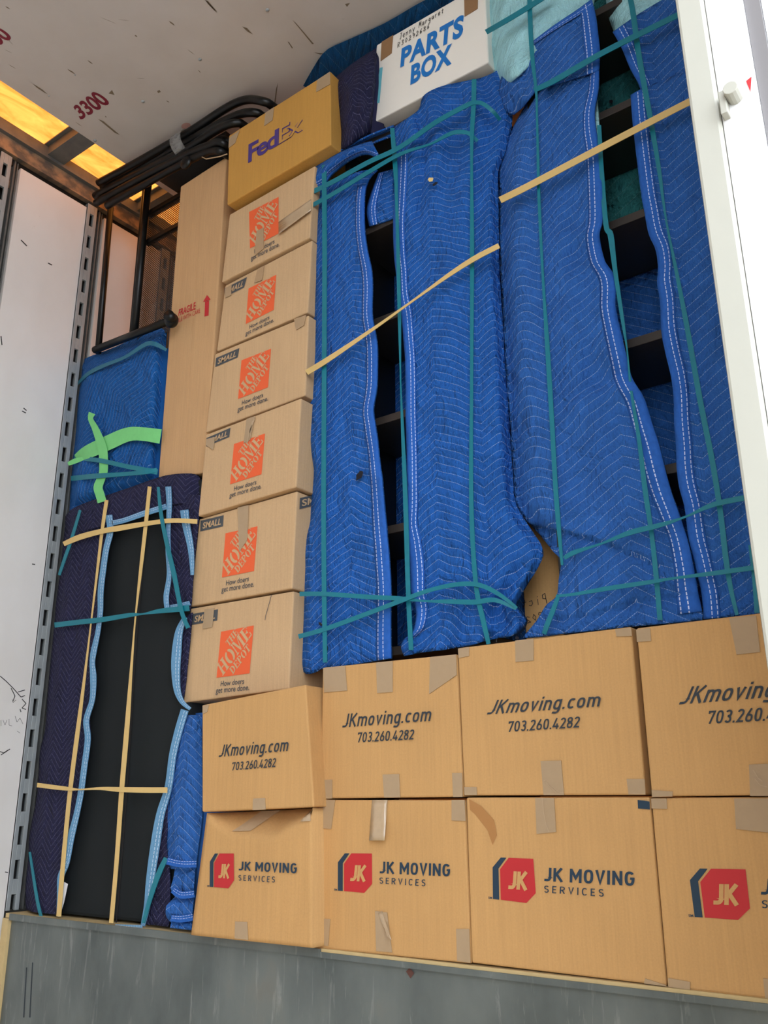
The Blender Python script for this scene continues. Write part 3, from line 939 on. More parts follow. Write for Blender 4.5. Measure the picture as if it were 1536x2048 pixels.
tape(b, [[(1070, 1596), (1108, 1596), (1112, 1664), (1073, 1668)], [(1290, 1957), (1331, 1970), (1333, 1973), (1288, 1967)]])
px_polys('corner_label', [[(1275, 1600), (1288, 1601), (1299, 1603), (1300, 1619), (1276, 1617)]], -0.002, M['ink_navy'], b, label='dark torn label')
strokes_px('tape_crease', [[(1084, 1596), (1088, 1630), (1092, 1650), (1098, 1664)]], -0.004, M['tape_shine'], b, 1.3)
px_polys('board_stain', [[(938, 1598), (962, 1612), (988, 1640), (994, 1670), (985, 1690), (975, 1660), (950, 1628), (940, 1620)]], -0.0014, plain('worn_board', lin(172, 122, 70), 0.8), b)
tl, bl = P(1302, 1596), P(1335, 1976)
b = carton('moving_carton', None, 0.0, 0.36, M['jk'], 'carton with red emblem, its name cut off at the right, rightmost of the bottom row', 'box', GJ, world=[tl, Vector((tl.x + W4, 0, tl.z)), Vector((bl.x + W4, 0, bl.z)), bl])
jk_logo(b, 0.0, [(1397, 1737), (1491, 1738.7), (1502.5, 1839), (1409.5, 1835)], [(1524, 1757), (1756, 1764), (1754, 1800), (1521, 1789)], [(1524, 1800), (1678, 1808), (1676, 1826), (1523, 1816)])
tape(b, [[(1302, 1597), (1333, 1597), (1334, 1618), (1303, 1617)], [(1468, 1597), (1560, 1597), (1562, 1668), (1472, 1658)], [(1336, 1956), (1380, 1964), (1380, 1980), (1337, 1974)], [(1526, 1957), (1560, 1960), (1562, 2008), (1531, 2000)]])

# ---------------------------------------------------------------- orange-logo stack
def GLY():
    R = lambda x0, y0, x1, y1: [(x0, y0), (x1, y0), (x1, y1), (x0, y1)]
    def arc(cx, cy, rx, ry, a0, a1, w, n=12):
        o = [(cx + rx * math.cos(a0 + (a1 - a0) * k / n), cy + ry * math.sin(a0 + (a1 - a0) * k / n)) for k in range(n + 1)]
        i = [(cx + (rx - w) * math.cos(a0 + (a1 - a0) * k / n), cy + (ry - w * 0.55) * math.sin(a0 + (a1 - a0) * k / n)) for k in range(n + 1)]
        return [[o[k], o[k + 1], i[k + 1], i[k]] for k in range(n)]
    H = math.pi / 2
    g = {}
    g['T'] = (.8, [R(.28, 0, .52, 1), R(.18, 0, .62, .09), R(0, .88, .25, 1), R(.55, .88, .8, 1), R(0, .68, .08, .9), R(.72, .68, .8, .9)])
    g['H'] = (.95, [R(.08, 0, .32, 1), R(.63, 0, .87, 1), R(.35, .44, .60, .54), R(0, 0, .40, .08), R(0, .92, .40, 1), R(.55, 0, .95, .08), R(.55, .92, .95, 1)])
    g['E'] = (.8, [R(.08, 0, .32, 1), R(0, 0, .3, .08), R(0, .92, .3, 1), R(.36, 0, .78, .1), R(.36, .9, .78, 1), R(.36, .45, .58, .55), R(.7, 0, .78, .3), R(.7, .7, .78, 1), R(.55, .36, .62, .64)])
    g['O'] = (.95, arc(.45, .5, .45, .53, H * 1.12, H * 2.88, .25) + arc(.5, .5, .45, .53, -H * .88, H * .88, .25))
    g['D'] = (.9, [R(.08, 0, .32, 1), R(0, 0, .34, .08), R(0, .92, .34, 1)] + arc(.36, .5, .52, .5, -H, H, .25))
    g['P'] = (.8, [R(.08, 0, .32, 1), R(0, 0, .42, .08), R(0, .92, .34, 1)] + arc(.36, .72, .42, .28, -H, H, .2))
    g['M'] = (1.2, [R(.08, 0, .18, 1), R(.9, 0, 1.13, 1), R(0, 0, .28, .08), R(0, .92, .2, 1), R(.84, 0, 1.2, .08), R(1, .92, 1.2, 1), [(.2, 1), (.42, 1), (.68, .05), (.55, 0)], [(.62, .28), (.66, .12), (.88, .9), (.86, 1)]])
    return g
GL = GLY()
def slab_word(mb, word, org, size, q, wid=0.82):
    """stencil slab word running up the diagonal of the unit square q"""
    x = 0
    lay = 0.0
    c = math.cos(math.pi / 4)
    for ch in word:
        w, polys = GL[ch]
        for pl in polys:
            pts = []
            for a, b in pl:
                X, Y = (x + a) * size * wid, b * size
                u, v = org[0] + (X - Y) * c, org[1] + (X + Y) * c
                pts.append((min(max(u, 0.0), 1.0), min(max(v, 0.0), 1.0)))
            lay -= 0.000012
            mb.poly([quadpt(q, u, v) + Vector((0, lay, 0)) for u, v in pts])
        x += w + .07
def hd_print(root, y, lq, how=True, small=None):
    q = PQ(lq, y - 0.0012)
    mb = MB(); mb.poly([q[3], q[2], q[1], q[0]])
    lg = mb.build('printed_logo', M['ink_orange'], root, label='orange square logo with pale slanted words')
    q2 = PQ(lq, y - 0.002)
    mb = MB()
    slab_word(mb, 'THE', (.29, .635), .17, q2)
    slab_word(mb, 'HOME', (.19, .02), .34, q2, .80)
    slab_word(mb, 'DEPOT', (.50, .02), .185, q2)
    mb.build('printed_logo_words', M['hd'], lg)
    mb = MB()
    f = lambda u, v: quadpt(q2, u, v)
    text_on(mb, 'How doers', [f(.15, -.085), f(.86, -.085), f(.86, -.2), f(.15, -.195)], 0.008)
    text_on(mb, 'get more done.', [f(.02, -.21), f(1.03, -.225), f(1.03, -.345), f(.02, -.33)], 0.008)
    mb.build('printed_slogan', M['ink_grey'], root)
    if small:
        qs = PQ(small, y - 0.0012)
        mb = MB(); mb.poly([qs[3], qs[2], qs[1], qs[0]])
        pn = mb.build('printed_size_panel', M['ink_grey'], root, label='dark panel with the size word')
        qs = PQ(small, y - 0.002)
        mb = MB()
        text_on(mb, 'SMALL', [quadpt(qs, .1, .78), quadpt(qs, .9, .78), quadpt(qs, .9, .22), quadpt(qs, .1, .22)], 0.02, 0.15)
        mb.build('printed_size_word', M['hd'], pn)
GH = 'small orange-logo cartons stacked in one column'
hd = [
 (0.024, [(459, 429), (630, 331), (619, 475), (443, 565)], 'topmost of the orange-logo cartons, tape torn across its logo'),
 (0.032, [(450, 571), (624, 480), (615, 625), (433, 703)], 'second orange-logo carton from the top, first letter of its size panel taped over'),
 (0.027, [(430, 708), (617, 630), (610, 791), (411, 865)], 'third orange-logo carton from the top, whole size panel and clean logo'),
 (0.010, [(412, 869), (602, 796), (592, 974), (396, 1033)], 'fourth orange-logo carton from the top, shiny tape crease and dented left corner'),
 (0.025, [(398, 1037), (594, 982), (584, 1177), (379, 1213)], 'fifth orange-logo carton from the top, tape covering the middle of its logo'),
 (0.030, [(381, 1217), (587, 1182), (577, 1378), (363, 1406)], 'lowest orange-logo carton of the column, tape hiding half of its size panel'),
]
logos = [[(498, 424), (557, 394), (557, 467), (500, 497)], [(497, 577), (552.5, 549.5), (547.5, 619.5), (491.5, 648)], [(483, 720.6), (542, 697.4), (536, 774.5), (476, 798)], [(468, 888), (530, 867), (523, 948.5), (460, 968.7)], [(451, 1066.6), (515, 1052.6), (508, 1142), (443.8, 1155)], [(442, 1263.5), (507.6, 1251), (499, 1346.7), (433, 1355.6)]]
smalls = [None, [(449, 577), (494, 554), (488, 575), (450, 594)], [(432, 716), (478.8, 696), (475.4, 715), (430.5, 734)], [(413, 876), (461, 855.5), (458.5, 874), (413, 893)], [(401.4, 1041.6), (447.3, 1030.3), (446, 1052.6), (400.5, 1063)], [(384.5, 1228), (436, 1218.5), (434.5, 1241), (383.4, 1250)]]
hdtape = [[[(513, 462), (527, 455), (527, 497), (509, 512)]], [[(515, 538), (528, 531), (524, 560), (508, 566)], [(450, 577), (463, 569), (462, 590), (450, 596)]], [[(588, 638), (612, 630), (608, 650), (592, 660)]], [[(493, 838), (510, 832), (500, 880), (487, 886)], [(412, 878), (430, 874), (426, 900), (412, 890)]], [[(475, 1015), (497, 1010), (494, 1080), (478, 1104), (472, 1090)][:4]], [[(409, 1219), (428, 1216), (424, 1254), (405, 1258)]]]
_f = PQ([(661.5, 289), (454, 410)], 0.0)
prevbot = [_f[0] - Vector((0, 0, 0.001)), _f[1]]
for i, (y, q, lab) in enumerate(hd):
    w = PQ(q, y)
    if prevbot:
        for k in (0, 1):
            w[k].z = min(w[k].z, prevbot[1 - k].z - 0.002)
    prevbot = [w[2], w[3]]
    b = carton('small_carton', None, y, 0.38, M['hd'], lab, 'box', GH, world=w)
    hd_print(b, y, logos[i], True, smalls[i])
    tape(b, hdtape[i], dy=-0.0036)
    if i == 0:
        sheet(b, [[(557, 444), (622, 398), (622, 420), (557, 468)]], lift=0.008)
    if i == 3:
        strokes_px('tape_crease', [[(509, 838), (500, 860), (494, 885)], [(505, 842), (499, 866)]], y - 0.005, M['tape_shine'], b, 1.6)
    if i == 5:
        strokes_px('tape_crease', [[(543, 1190), (536, 1215), (531, 1232), (530, 1240)]], y - 0.003, M['ink_grey'], b, 1.0)
    if i == 4:
        xs = max(w[1].x, w[2].x) + 0.001
        qs = [PX(600, 996, xs), PX(640, 987, xs), PX(640, 1008, xs), PX(599, 1018, xs)]
        mb = MB(); mb.poly([qs[3], qs[2], qs[1], qs[0]]); mb.build('printed_size_panel', M['ink_grey'], b)
        qs = [p + Vector((0.0008, 0, 0)) for p in qs]
        mb = MB(); text_on(mb, 'SMALL', [quadpt(qs, .1, .8), quadpt(qs, 1.7, .8), quadpt(qs, 1.7, .2), quadpt(qs, .1, .2)], 0.02)
        mb.build('printed_size_word', M['hd'], b)

# ---------------------------------------------------------------- delivery carton, tall carton, white parts box
yF = 0.0
b = carton('delivery_carton', [(457.5, 271), (660.5, 142), (661.5, 289), (454, 410)], yF, 0.33, M['fed'], 'golden brown delivery carton with purple lettering on top of the carton column', 'box')
ft = [(497, 289), (607, 229), (606, 259), (496, 325)]
qf = PQ(ft, yF - 0.0015)
def sub(q, a, b2): return [quadpt(q, a, 1), quadpt(q, b2, 1), quadpt(q, b2, 0), quadpt(q, a, 0)]
mb = MB(); text_on(mb, 'Fed', sub(qf, 0, .555), 0.028, 0.0, 0.85)
mb.build('printed_name', M['ink_purple'], b)
mb = MB(); text_on(mb, 'Ex', sub(qf, .56, 1.0), 0.03, 0.0, 0.85)
mb.build('printed_outline', M['ink_purple'], b)
mb = MB(); text_on(mb, 'Ex', [p + Vector((0, -.0008, 0)) for p in sub(qf, .576, .984)], 0.008, 0.0, 0.93)
mb.build('printed_inner', M['fed'], b)
tape(b, [[(531, 225), (548, 214), (545, 240), (528, 252)], [(634, 160), (660, 143), (660, 168), (632, 184)], [(458, 276), (479, 260), (470, 286), (457, 296)]])
yT = 0.035
b = carton('tall_carton', [(361, 373), (453, 313), (410, 945), (316, 962)], yT, 0.34, M['tall'], 'tall narrow carton with red fragile warning and arrow, left of the column of small cartons', 'box')
px_text('printed_warning', 'FRAGILE', [(358, 619), (391.5, 603.5), (391, 618), (356.5, 632)], yT - 0.0015, M['ink_red'], b, 0.02)
px_text('printed_handling_note', 'HANDLE WITH CARE', [(341, 643), (400, 617), (400, 625), (341, 652)], yT - 0.0015, M['ink_red'], b, 0.0)
px_polys('printed_arrow', [[(409, 633), (417, 631), (418, 601), (410, 603)], [(406, 604), (421, 599), (414, 590)]], yT - 0.0015, M['ink_red'], b)
px_polys('board_seam', [[(404, 345), (405, 345), (366, 955), (365, 955)]], yT - 0.001, plain('seam_board', lin(206, 164, 118), 0.8), b)
yP = 0.075
b = carton('parts_carton', [(753, 90), (969, -36), (977, 124), (739, 249)], yP, 0.28, M['white_card'], 'white carton with large blue lettering on top of the wrapped shelves', 'box')
px_text('printed_title', 'PARTS', [(803.5, 97), (929, 27), (925.5, 69), (800.5, 133)], yP - 0.0015, M['ink_blue'], b, 0.042, 0, 1.06)
px_text('printed_title', 'BOX', [(823, 131), (904.5, 86), (903, 125), (820.6, 168)], yP - 0.0015, M['ink_blue'], b, 0.042, 0, 1.06)
strokes_px('handwriting', pen_lines('Jenny Margaret', [(799, 68), (889, 14), (888, 24), (798, 80)]), yP - 0.0015, M['pen'], b, 0.9)
strokes_px('handwriting', pen_lines('R30292686', [(795, 86), (861, 46), (860, 55), (794, 96)]), yP - 0.0015, M['pen'], b, 0.9)
tape(b, [[(763, 84), (786, 70), (783, 106), (761, 122)], [(928, -12), (956, -28), (955, 17), (929, 33)]], M['tape_brown'], 'paper_tape')
px_polys('side_label', [[(759.4, 135.6), (765.4, 134.5), (759, 206), (750, 207)]], yP - 0.0015, M['ink_cyan'], b)

# ================================================================== CLOTH, BANDS AND THE WRAPPED FURNITURE
def ribbon(name, pts, y, mat, parent=None, thick=0.0015, n=5, uvs=True, label=None):
    """flat strap or binding along pixel points (x, y, width) at depth y (number or per-point list)"""
    ys = y if isinstance(y, (list, tuple)) else [y] * len(pts)
    full = smooth_line([tuple(p) + (yy,) for p, yy in zip(pts, ys)], n) if len(pts) > 2 else [tuple(p) + (yy,) for p, yy in zip(pts, ys)]
    if len(pts) == 2:
        a, b = full
        full = [tuple(a[k] + (b[k] - a[k]) * i / 8 for k in range(4)) for i in range(9)]
    mb = MB()
    G, U, acc, prev = [], [], 0.0, None
    for i, (x, yy, w, dep) in enumerate(full):
        p, q = full[max(i - 1, 0)], full[min(i + 1, len(full) - 1)]
        d = Vector((q[0] - p[0], q[1] - p[1])).normalized()
        nn = Vector((-d.y, d.x)) * w / 2
        c = P(x, yy, dep)
        if prev is not None: acc += (c - prev).length
        prev = c
        row = [P(x + nn.x * k, yy + nn.y * k, dep) for k in (1, 0.33, -0.33, -1)]
        G.append(row)
        U.append([(0, acc), (.33, acc), (.67, acc), (1, acc)])
    mb.grid(G, U)
    # make sure the front faces the viewer
    a, b, c2 = G[0][0], G[1][0], G[0][-1]
    if (b - a).cross(c2 - a).y > 0:
        mb.f = [tuple(reversed(f)) for f in mb.f]
    return mb.build(name, mat, parent, smooth=False, solid=thick, label=label)
def band(pts, y, mat, label, group, n=5, name='rubber_band'):
    o = ribbon(name, pts, y, mat, None, 0.0016, n)
    return tag(o, label, 'band', group)
def crease(a, w, d):
    return d * math.exp(-(a / w) ** 2)

# ---------------------------------------------------------------- two open shelf units
def bookcase(x0, x1, zs, ztop, label, divider=None):
    root = empty('bookcase', ((x0 + x1) / 2, 0.18, zs[0] - 0.02), label, 'bookcase', 'open black bookcases wrapped in blankets')
    y0, y1 = 0.07, 0.296
    for x in (x0, x1 - 0.02):
        MB().box(x, x + 0.02, y0, y1, zs[0] - 0.022, ztop).build('side_panel', M['black'], root, bevel=0.0015)
    for z in zs + [ztop - 0.001]:
        MB().box(x0 + 0.0205, x1 - 0.0205, y0 + 0.002, y1, z - 0.022, z).build('shelf', M['shelf_edge'], root, bevel=0.0015)
    if divider:
        MB().box(divider - 0.02, divider, y0 + 0.03, y1 - 0.002, zs[0], ztop - 0.024).build('upright_divider', M['black'], root)
    return root
ZA = [0.672, 0.985, 1.297, 1.604, 1.915]
bookcase(1.263, 1.722, ZA, 2.235, 'left black bookcase, its dark shelves showing through the narrow slit in the blue blanket')
ZB = [0.672, 0.982, 1.297, 1.617, 1.936, 2.256]
bookcase(1.885, 2.44, ZB, 2.575, 'right black bookcase beside the door jamb, shelves showing in the wide blanket gap')
# carton standing between the bookcases
b = carton('picture_carton', None, 0.19, 0.15, M['jk'], 'flat carton with upside down handwriting, showing between the two wrapped bookcases', 'box', None,
           world=[Vector((1.732, .19, 1.0)), Vector((1.868, .19, 1.0)), Vector((1.868, .19, 0.654)), Vector((1.732, .19, 0.654))])
strokes_px('handwriting', pen_lines('Pictu', [(1036, 1222), (1098, 1206), (1094, 1190), (1032, 1206)][::1]) and [[(x, y) for x, y in ln] for ln in pen_lines('Pictu', [(1026, 1218), (1096, 1206), (1092, 1186), (1030, 1204)][2:] + [(1026, 1218), (1096, 1206)][:2])], 0.188, M['pen'], b, 1.3)
strokes_px('handwriting', pen_lines('202', [(1084, 1222), (1048, 1236), (1052, 1248), (1088, 1234)]), 0.188, M['pen'], b, 1.2)

# ---------------------------------------------------------------- blanket around the left bookcase
GB = 'blankets wrapped around the bookcases'
def n2(a, t, fa, ft, amp, seed=0.0):
    return amp * noise.noise(Vector((a * fa, t * ft, seed)))
def yA1(a, t):
    y = 0.05 + n2(a, t, 2.2, 7, 0.008, 1) + n2(a, t, 6, 22, 0.0035, 2)
    y += crease(a, 0.10, 0.05)                       # wraps back at the left corner
    y -= crease(1 - a, 0.12, 0.006)
    y += 0.012 * math.sin(26 * t + 2 * a) * max(0, t - 0.55) * 1.4 + n2(a, t, 4, 26, 0.014, 3) * math.exp(-((t - .66) / .16) ** 2)
    return y
A1 = Patch([(620, 372), (621, 426), (618, 500), (617, 573), (616, 646), (613, 744), (610, 790), (609, 850), (611, 898), (621, 930), (618, 977), (614, 1032), (602, 1073), (598, 1126), (599, 1185), (596, 1258), (592, 1311), (597, 1332)],
           [(754, 339), (737, 358), (729, 390), (728, 451), (734, 500), (742, 536), (745, 573), (744, 627), (749, 658), (754, 695), (754, 770), (746, 816), (750, 848), (756, 892), (763, 953), (769, 1024), (775, 1082), (779, 1135), (782, 1185), (781, 1258), (782, 1316)],
           [(620, 372), (660, 366), (720, 342), (754, 339)], [(597, 1332), (612, 1348), (632, 1344), (645, 1337), (700, 1330), (782, 1316)], yA1)
mb = MB()
A1.add(mb, 26, 110)
# folded flap over the top edge
def yFl(a, t):
    return 0.046 - 0.03 * math.sin(math.pi * min(1, t * 1.15)) * (0.4 + 0.6 * math.sin(math.pi * a)) + 0.05 * max(0, 0.15 - a) + n2(a, t, 5, 3, .004, 4)
FL = Patch([(618, 343), (618, 362), (621, 382)], [(744, 282), (752, 300), (757, 318)], [(618, 343), (640, 326), (665, 311), (695, 297), (725, 286), (744, 282)], [(621, 382), (646, 372), (660, 352), (676, 338), (702, 318), (732, 307), (757, 318)], yFl)
FL.add(mb, 26, 10)
RM = Patch([(655, 318), (657, 330)], [(788, 253), (786, 270)], [(655, 318), (697, 294), (740, 272), (788, 253)], [(657, 330), (700, 308), (740, 288), (786, 270)], lambda a, t: 0.05 + 0.10 * math.sin(math.pi * t) ** 2 * 0.2 + 0.02 * t)
RM.add(mb, 18, 4)
def yA2(a, t):
    y = 0.05 + n2(a, t, 3, 7, 0.010, 5) + n2(a, t, 8, 24, 0.004, 6)
    y += crease(1 - a, 0.06, 0.045) + crease(a, 0.05, -0.004)
    # soft vertical pleats under the top band
    top = max(0.0, 1 - t / 0.32)
    y += top * (0.016 * math.sin(22 * a + 1.5) + 0.03 * top * a)
    # pleats gathered towards the pinch at the lower right
    bot = max(0.0, (t - 0.70) / 0.30)
    y += bot * 0.016 * math.sin(20 * a + 11 * t) * (0.3 + a)
    y += crease(a - 0.42, 0.05, 0.005) * max(0, 1 - t * 2.2)
    return y if a > 0.8 else min(y, 0.062 - 0.02 * max(0, 0.06 - y))
A2 = Patch([(788, 254), (790, 317), (788, 390), (786, 451), (788, 512), (792, 548), (795, 597), (803, 634), (807, 683), (810, 719), (811, 780), (811, 833), (813, 906), (813, 1009), (811, 1053), (816, 1082), (820, 1126), (822, 1185), (829, 1208), (832, 1229), (826, 1262), (806, 1280), (802, 1296), (808, 1312)],
           [(998, 138), (1022, 200), (1024, 250), (1008, 312), (997, 345), (997, 394), (998, 491), (1000, 560), (1006, 650), (1011, 740), (1019, 850), (1026, 950), (1032, 1008), (1060, 1055), (1086, 1098), (1079, 1130), (1056, 1168), (1036, 1203), (1034, 1216), (1056, 1240), (1043, 1266)],
           [(788, 254), (815, 236), (838, 218), (846, 192), (878, 174), (925, 163), (960, 156), (985, 146), (998, 138)], [(808, 1312), (850, 1304), (912, 1296), (980, 1280), (1043, 1266)], yA2)
A2.add(mb, 46, 130)
# tail of cloth hanging inside the slit
IN = Patch([(757, 346), (742, 385), (733, 420), (738, 452)], [(786, 338), (787, 380), (787, 410), (787, 436)], None, [(738, 452), (760, 446), (787, 436)], lambda a, t: 0.066 - 0.012 * math.sin(3 * a) * 0 + 0.0 * t + n2(a, t, 4, 5, 0.003, 8))
IN.add(mb, 8, 14, 0.5)
# the cloth across the open back, seen between the shelves
mb.grid([[Vector((1.15 + 0.6 * i / 12, 0.301 + 0.004 * wav(i * .3, j * .2, 2, 3), 2.22 - 1.55 * j / 24)) for i in range(13)] for j in range(25)],
        [[(5 + 0.6 * i / 12, 5 - 1.55 * j / 24) for i in range(13)] for j in range(25)])
# sides of the wrap
mb.grid([[Vector((1.146 + 0.004 * wav(j, i, 1, 3), 0.11 + 0.19 * i / 6, 2.24 - 1.58 * j / 30)) for i in range(6, -1, -1)] for j in range(31)],
        [[(5 + 0.19 * i / 6, 5 - 1.58 * j / 30) for i in range(6, -1, -1)] for j in range(31)])
mb.grid([[Vector((1.728 + 0.002 * wav(j, i, 1, 3), 0.105 + 0.19 * i / 6, 2.235 - 1.57 * j / 30)) for i in range(7)] for j in range(31)],
        [[(5 + 0.19 * i / 6, 5 - 1.57 * j / 30) for i in range(7)] for j in range(31)])
mb.grid([[Vector((1.72 + 0.22 * i / 4, 0.365, 2.60 - 1.94 * j / 20)) for i in range(5)] for j in range(21)],  # unseen sheet added across the gap to block the skylight behind
        [[(5 + 0.16 * i / 4, 5 - 1.94 * j / 20) for i in range(5)] for j in range(21)])
blA = mb.build('moving_blanket', M['blue'], None, smooth=True, solid=0.005)
tag(blA, 'blue quilted moving blanket around the left bookcase, with frayed holes and a long slit', 'blanket', GB)
mb = MB()
A1.strip(mb, 'R', 0.15, 120, 0.04, 1.0)
mb.build('edge_binding', M['bind_blue'], blA, smooth=True, solid=0.003)
mb = MB()
A2.strip(mb, 'L', 0.105, 120, 0.06, 0.965)
mb.build('edge_binding', M['bind_blue'], blA, smooth=True, solid=0.003)
mb = MB(); FL.strip(mb, 'B', 0.34, 30, 0.05, 1.0); mb.build('edge_binding', M['bind_blue'], blA, smooth=True, solid=0.002)
mb = MB(); IN.strip(mb, 'L', 0.35, 16); mb.build('edge_binding', M['bind_blue'], blA, smooth=True, solid=0.002)
def blob(name, cx, cy, rx, ry, ang, y, mat, parent, label=None, seed=1):
    random.seed(seed)
    mb = MB(); pts = []
    for k in range(14):
        a = 2 * math.pi * k / 14
        r = random.uniform(.75, 1.15)
        X, Y = rx * r * math.cos(a), ry * r * math.sin(a)
        pts.append((cx + X * math.cos(ang) - Y * math.sin(ang), cy + X * math.sin(ang) + Y * math.cos(ang)))
    mb.poly(PQ(pts[::-1], y))
    return mb.build(name, mat, parent, label=label)
blob('torn_hole', 719, 951, 12, 5.5, -1.0, 0.036, M['hole'], blA, 'black frayed tear', 3)
blob('torn_hole', 653, 1298, 4, 9, 0.1, 0.030, M['hole'], blA, None, 4)
blob('torn_hole', 641, 1248, 5, 2.5, 0.6, 0.030, M['hole'], blA, None, 5)
blob('torn_hole', 870, 368, 6, 3, -0.6, 0.034, M['hole'], blA, None, 6)
blob('exposed_wadding', 861, 359, 6, 5, 0, 0.034, M['wadding'], blA, 'yellow wadding poking out', 7)
blob('exposed_wadding', 1034, 1276, 4, 4, 0, 0.030, M['hole'], blA, None, 8)

# ---------------------------------------------------------------- blanket around the right bookcase
def yB1(a, t):
    y = 0.040 + n2(a, t, 3, 4, 0.008, 11)
    y += crease(a, 0.22, 0.045) + 0.012 * math.exp(-((a - 0.30) / 0.06) ** 2)
    return y - 0.012 * math.sin(math.pi * a)
B1 = Patch([(1012, 132), (999, 165), (1000, 195), (1012, 222), (1026, 229)], [(1183, -2), (1191, 30), (1199, 90), (1199, 120), (1198, 141)],
           [(1012, 132), (1030, 108), (1060, 86), (1108, 50), (1150, 22), (1183, -2)], [(1026, 229), (1046, 214), (1070, 184), (1110, 167), (1198, 141)], yB1)
def yB2(a, t):
    y = 0.046 + n2(a, t, 3, 7, 0.010, 12) + n2(a, t, 9, 26, 0.004, 13)
    y += crease(a, 0.10, 0.055) * (1 if t < 0.82 else 0.4) + 0.006 * math.sin(17 * a + 1.2) * math.exp(-((t - .42) / .3) ** 2)
    y -= crease(1 - a, 0.08, 0.005)
    y += 0.016 * math.exp(-((t - 0.545 - .02 * (1 - a)) / 0.012) ** 2) * max(0, a - 0.3) * 1.5 + 0.012 * math.sin(70 * t + 3 * a) * math.exp(-((t - 0.56) / 0.06) ** 2) * max(0, a - .3)
    y += 0.013 * math.sin(90 * t + 5 * a) * math.exp(-((t - 0.31) / 0.035) ** 2) * max(0, a - .55) * 2
    # diagonal fold from the left crease down to the lower right
    line = 0.765 + 0.17 * a
    d = t - line
    y += (0.022 * math.exp(-max(0, d) / 0.02) if d > 0 else -0.004 * math.exp(d / 0.03)) * max(0, 1 - a * 0.95)
    d2 = t - (0.955 + 0.008 * math.sin(6 * a))
    if d2 > 0: y += 0.010 * math.exp(-d2 / 0.012)
    return y
B2 = Patch([(1070, 182), (1050, 212), (1028, 250), (1012, 288), (1000, 320), (997, 345), (998, 400), (999, 491), (1001, 560), (1006, 650), (1011, 740), (1019, 850), (1026, 950), (1031, 1008), (1052, 1040), (1078, 1068), (1108, 1105), (1122, 1122), (1117, 1160), (1113, 1192), (1092, 1210), (1074, 1240), (1044, 1276)],
           [(1198, 139), (1197, 180), (1190, 220), (1192, 260), (1200, 300), (1204, 380), (1205, 440), (1199, 470), (1209, 520), (1226, 545), (1232, 570), (1231, 610), (1241, 660), (1255, 720), (1262, 750), (1273, 772), (1290, 800), (1305, 850), (1318, 890), (1328, 930), (1341, 980), (1355, 1020), (1375, 1080), (1386, 1130), (1393, 1170), (1404, 1222), (1404, 1240)],
           [(1070, 182), (1110, 165), (1198, 139)], [(1044, 1276), (1150, 1265), (1275, 1252), (1404, 1240)], yB2)
def yB3(a, t):
    return 0.046 + n2(a, t, 3, 8, 0.006, 14) + n2(a, t, 8, 30, 0.003, 15) - crease(a, 0.1, 0.004) + crease(1 - a, 0.1, 0.03)
post_px = lambda y: 1350 + 0.1394 * y
B3 = Patch([(1261, 190), (1264, 234), (1268, 273), (1275, 332), (1283, 395), (1288, 420), (1297, 468), (1311, 499), (1316, 537), (1314, 564), (1320, 605), (1322, 660), (1331, 708), (1341, 749), (1347, 793), (1348, 844), (1352, 896), (1353, 933), (1358, 974), (1369, 1015), (1377, 1077), (1387, 1115), (1396, 1154), (1404, 1193), (1407, 1238)],
           [(1450, 110)] + [(post_px(y) + 70 + y * 0.03, y) for y in (300, 600, 900, 1100)] + [(1625, 1220)], [(1261, 190), (1300, 170), (1450, 110)], [(1407, 1238), (1520, 1228), (1625, 1220)], yB3)
B4 = Patch([(1225, 64), (1231, 74), (1244, 98), (1260, 137), (1278, 170), (1284, 192)], [(1440, -52), (1445, 0), (1452, 60), (1456, 90), (1458, 115), (1462, 130)],
           [(1225, 64), (1280, 26), (1350, -14), (1440, -52)], None, lambda a, t: 0.050 + n2(a, t, 3, 4, 0.005, 16) + crease(1 - a, 0.1, 0.03) + 0.008 * t)
mb = MB()
B1.add(mb, 30, 26)
B2.add(mb, 44, 150)
B3.add(mb, 26, 120)
B4.add(mb, 24, 20)
mb.grid([[Vector((1.87 + 0.57 * i / 12, 0.301 + 0.004 * wav(i * .3, j * .2, 2, 5), 1.60 - 0.93 * j / 20)) for i in range(13)] for j in range(21)],
        [[(5 + 0.57 * i / 12, 5 - 0.93 * j / 20) for i in range(13)] for j in range(21)])
mb.grid([[Vector((1.873 + 0.002 * wav(j, i, 1, 3), 0.12 + 0.18 * i / 6, 2.62 - 1.96 * j / 30)) for i in range(6, -1, -1)] for j in range(31)],
        [[(5 + 0.18 * i / 6, 5 - 1.64 * j / 30) for i in range(6, -1, -1)] for j in range(31)])
blB = mb.build('moving_blanket', M['blue2'], None, smooth=True, solid=0.005)
tag(blB, 'blue quilted moving blanket strapped around the right bookcase, edges parted to show the shelves', 'blanket', GB)
mb = MB(); B2.strip(mb, 'R', 0.14, 140, 0.0, 0.985); mb.build('edge_binding', M['bind_blue'], blB, smooth=True, solid=0.003)
mb = MB(); B3.strip(mb, 'L', 0.155, 120); mb.build('edge_binding', M['bind_blue'], blB, smooth=True, solid=0.003)
mb = MB(); B1.strip(mb, 'R', 0.14, 26); mb.build('edge_binding', M['bind_blue'], blB, smooth=True, solid=0.003)
mb = MB(); B1.strip(mb, 'T', 0.10, 30); mb.build('edge_binding', M['bind_blue'], blB, smooth=True, solid=0.002)
mb = MB(); B4.strip(mb, 'L', 0.12, 24); mb.build('edge_binding', M['bind_blue'], blB, smooth=True, solid=0.003)
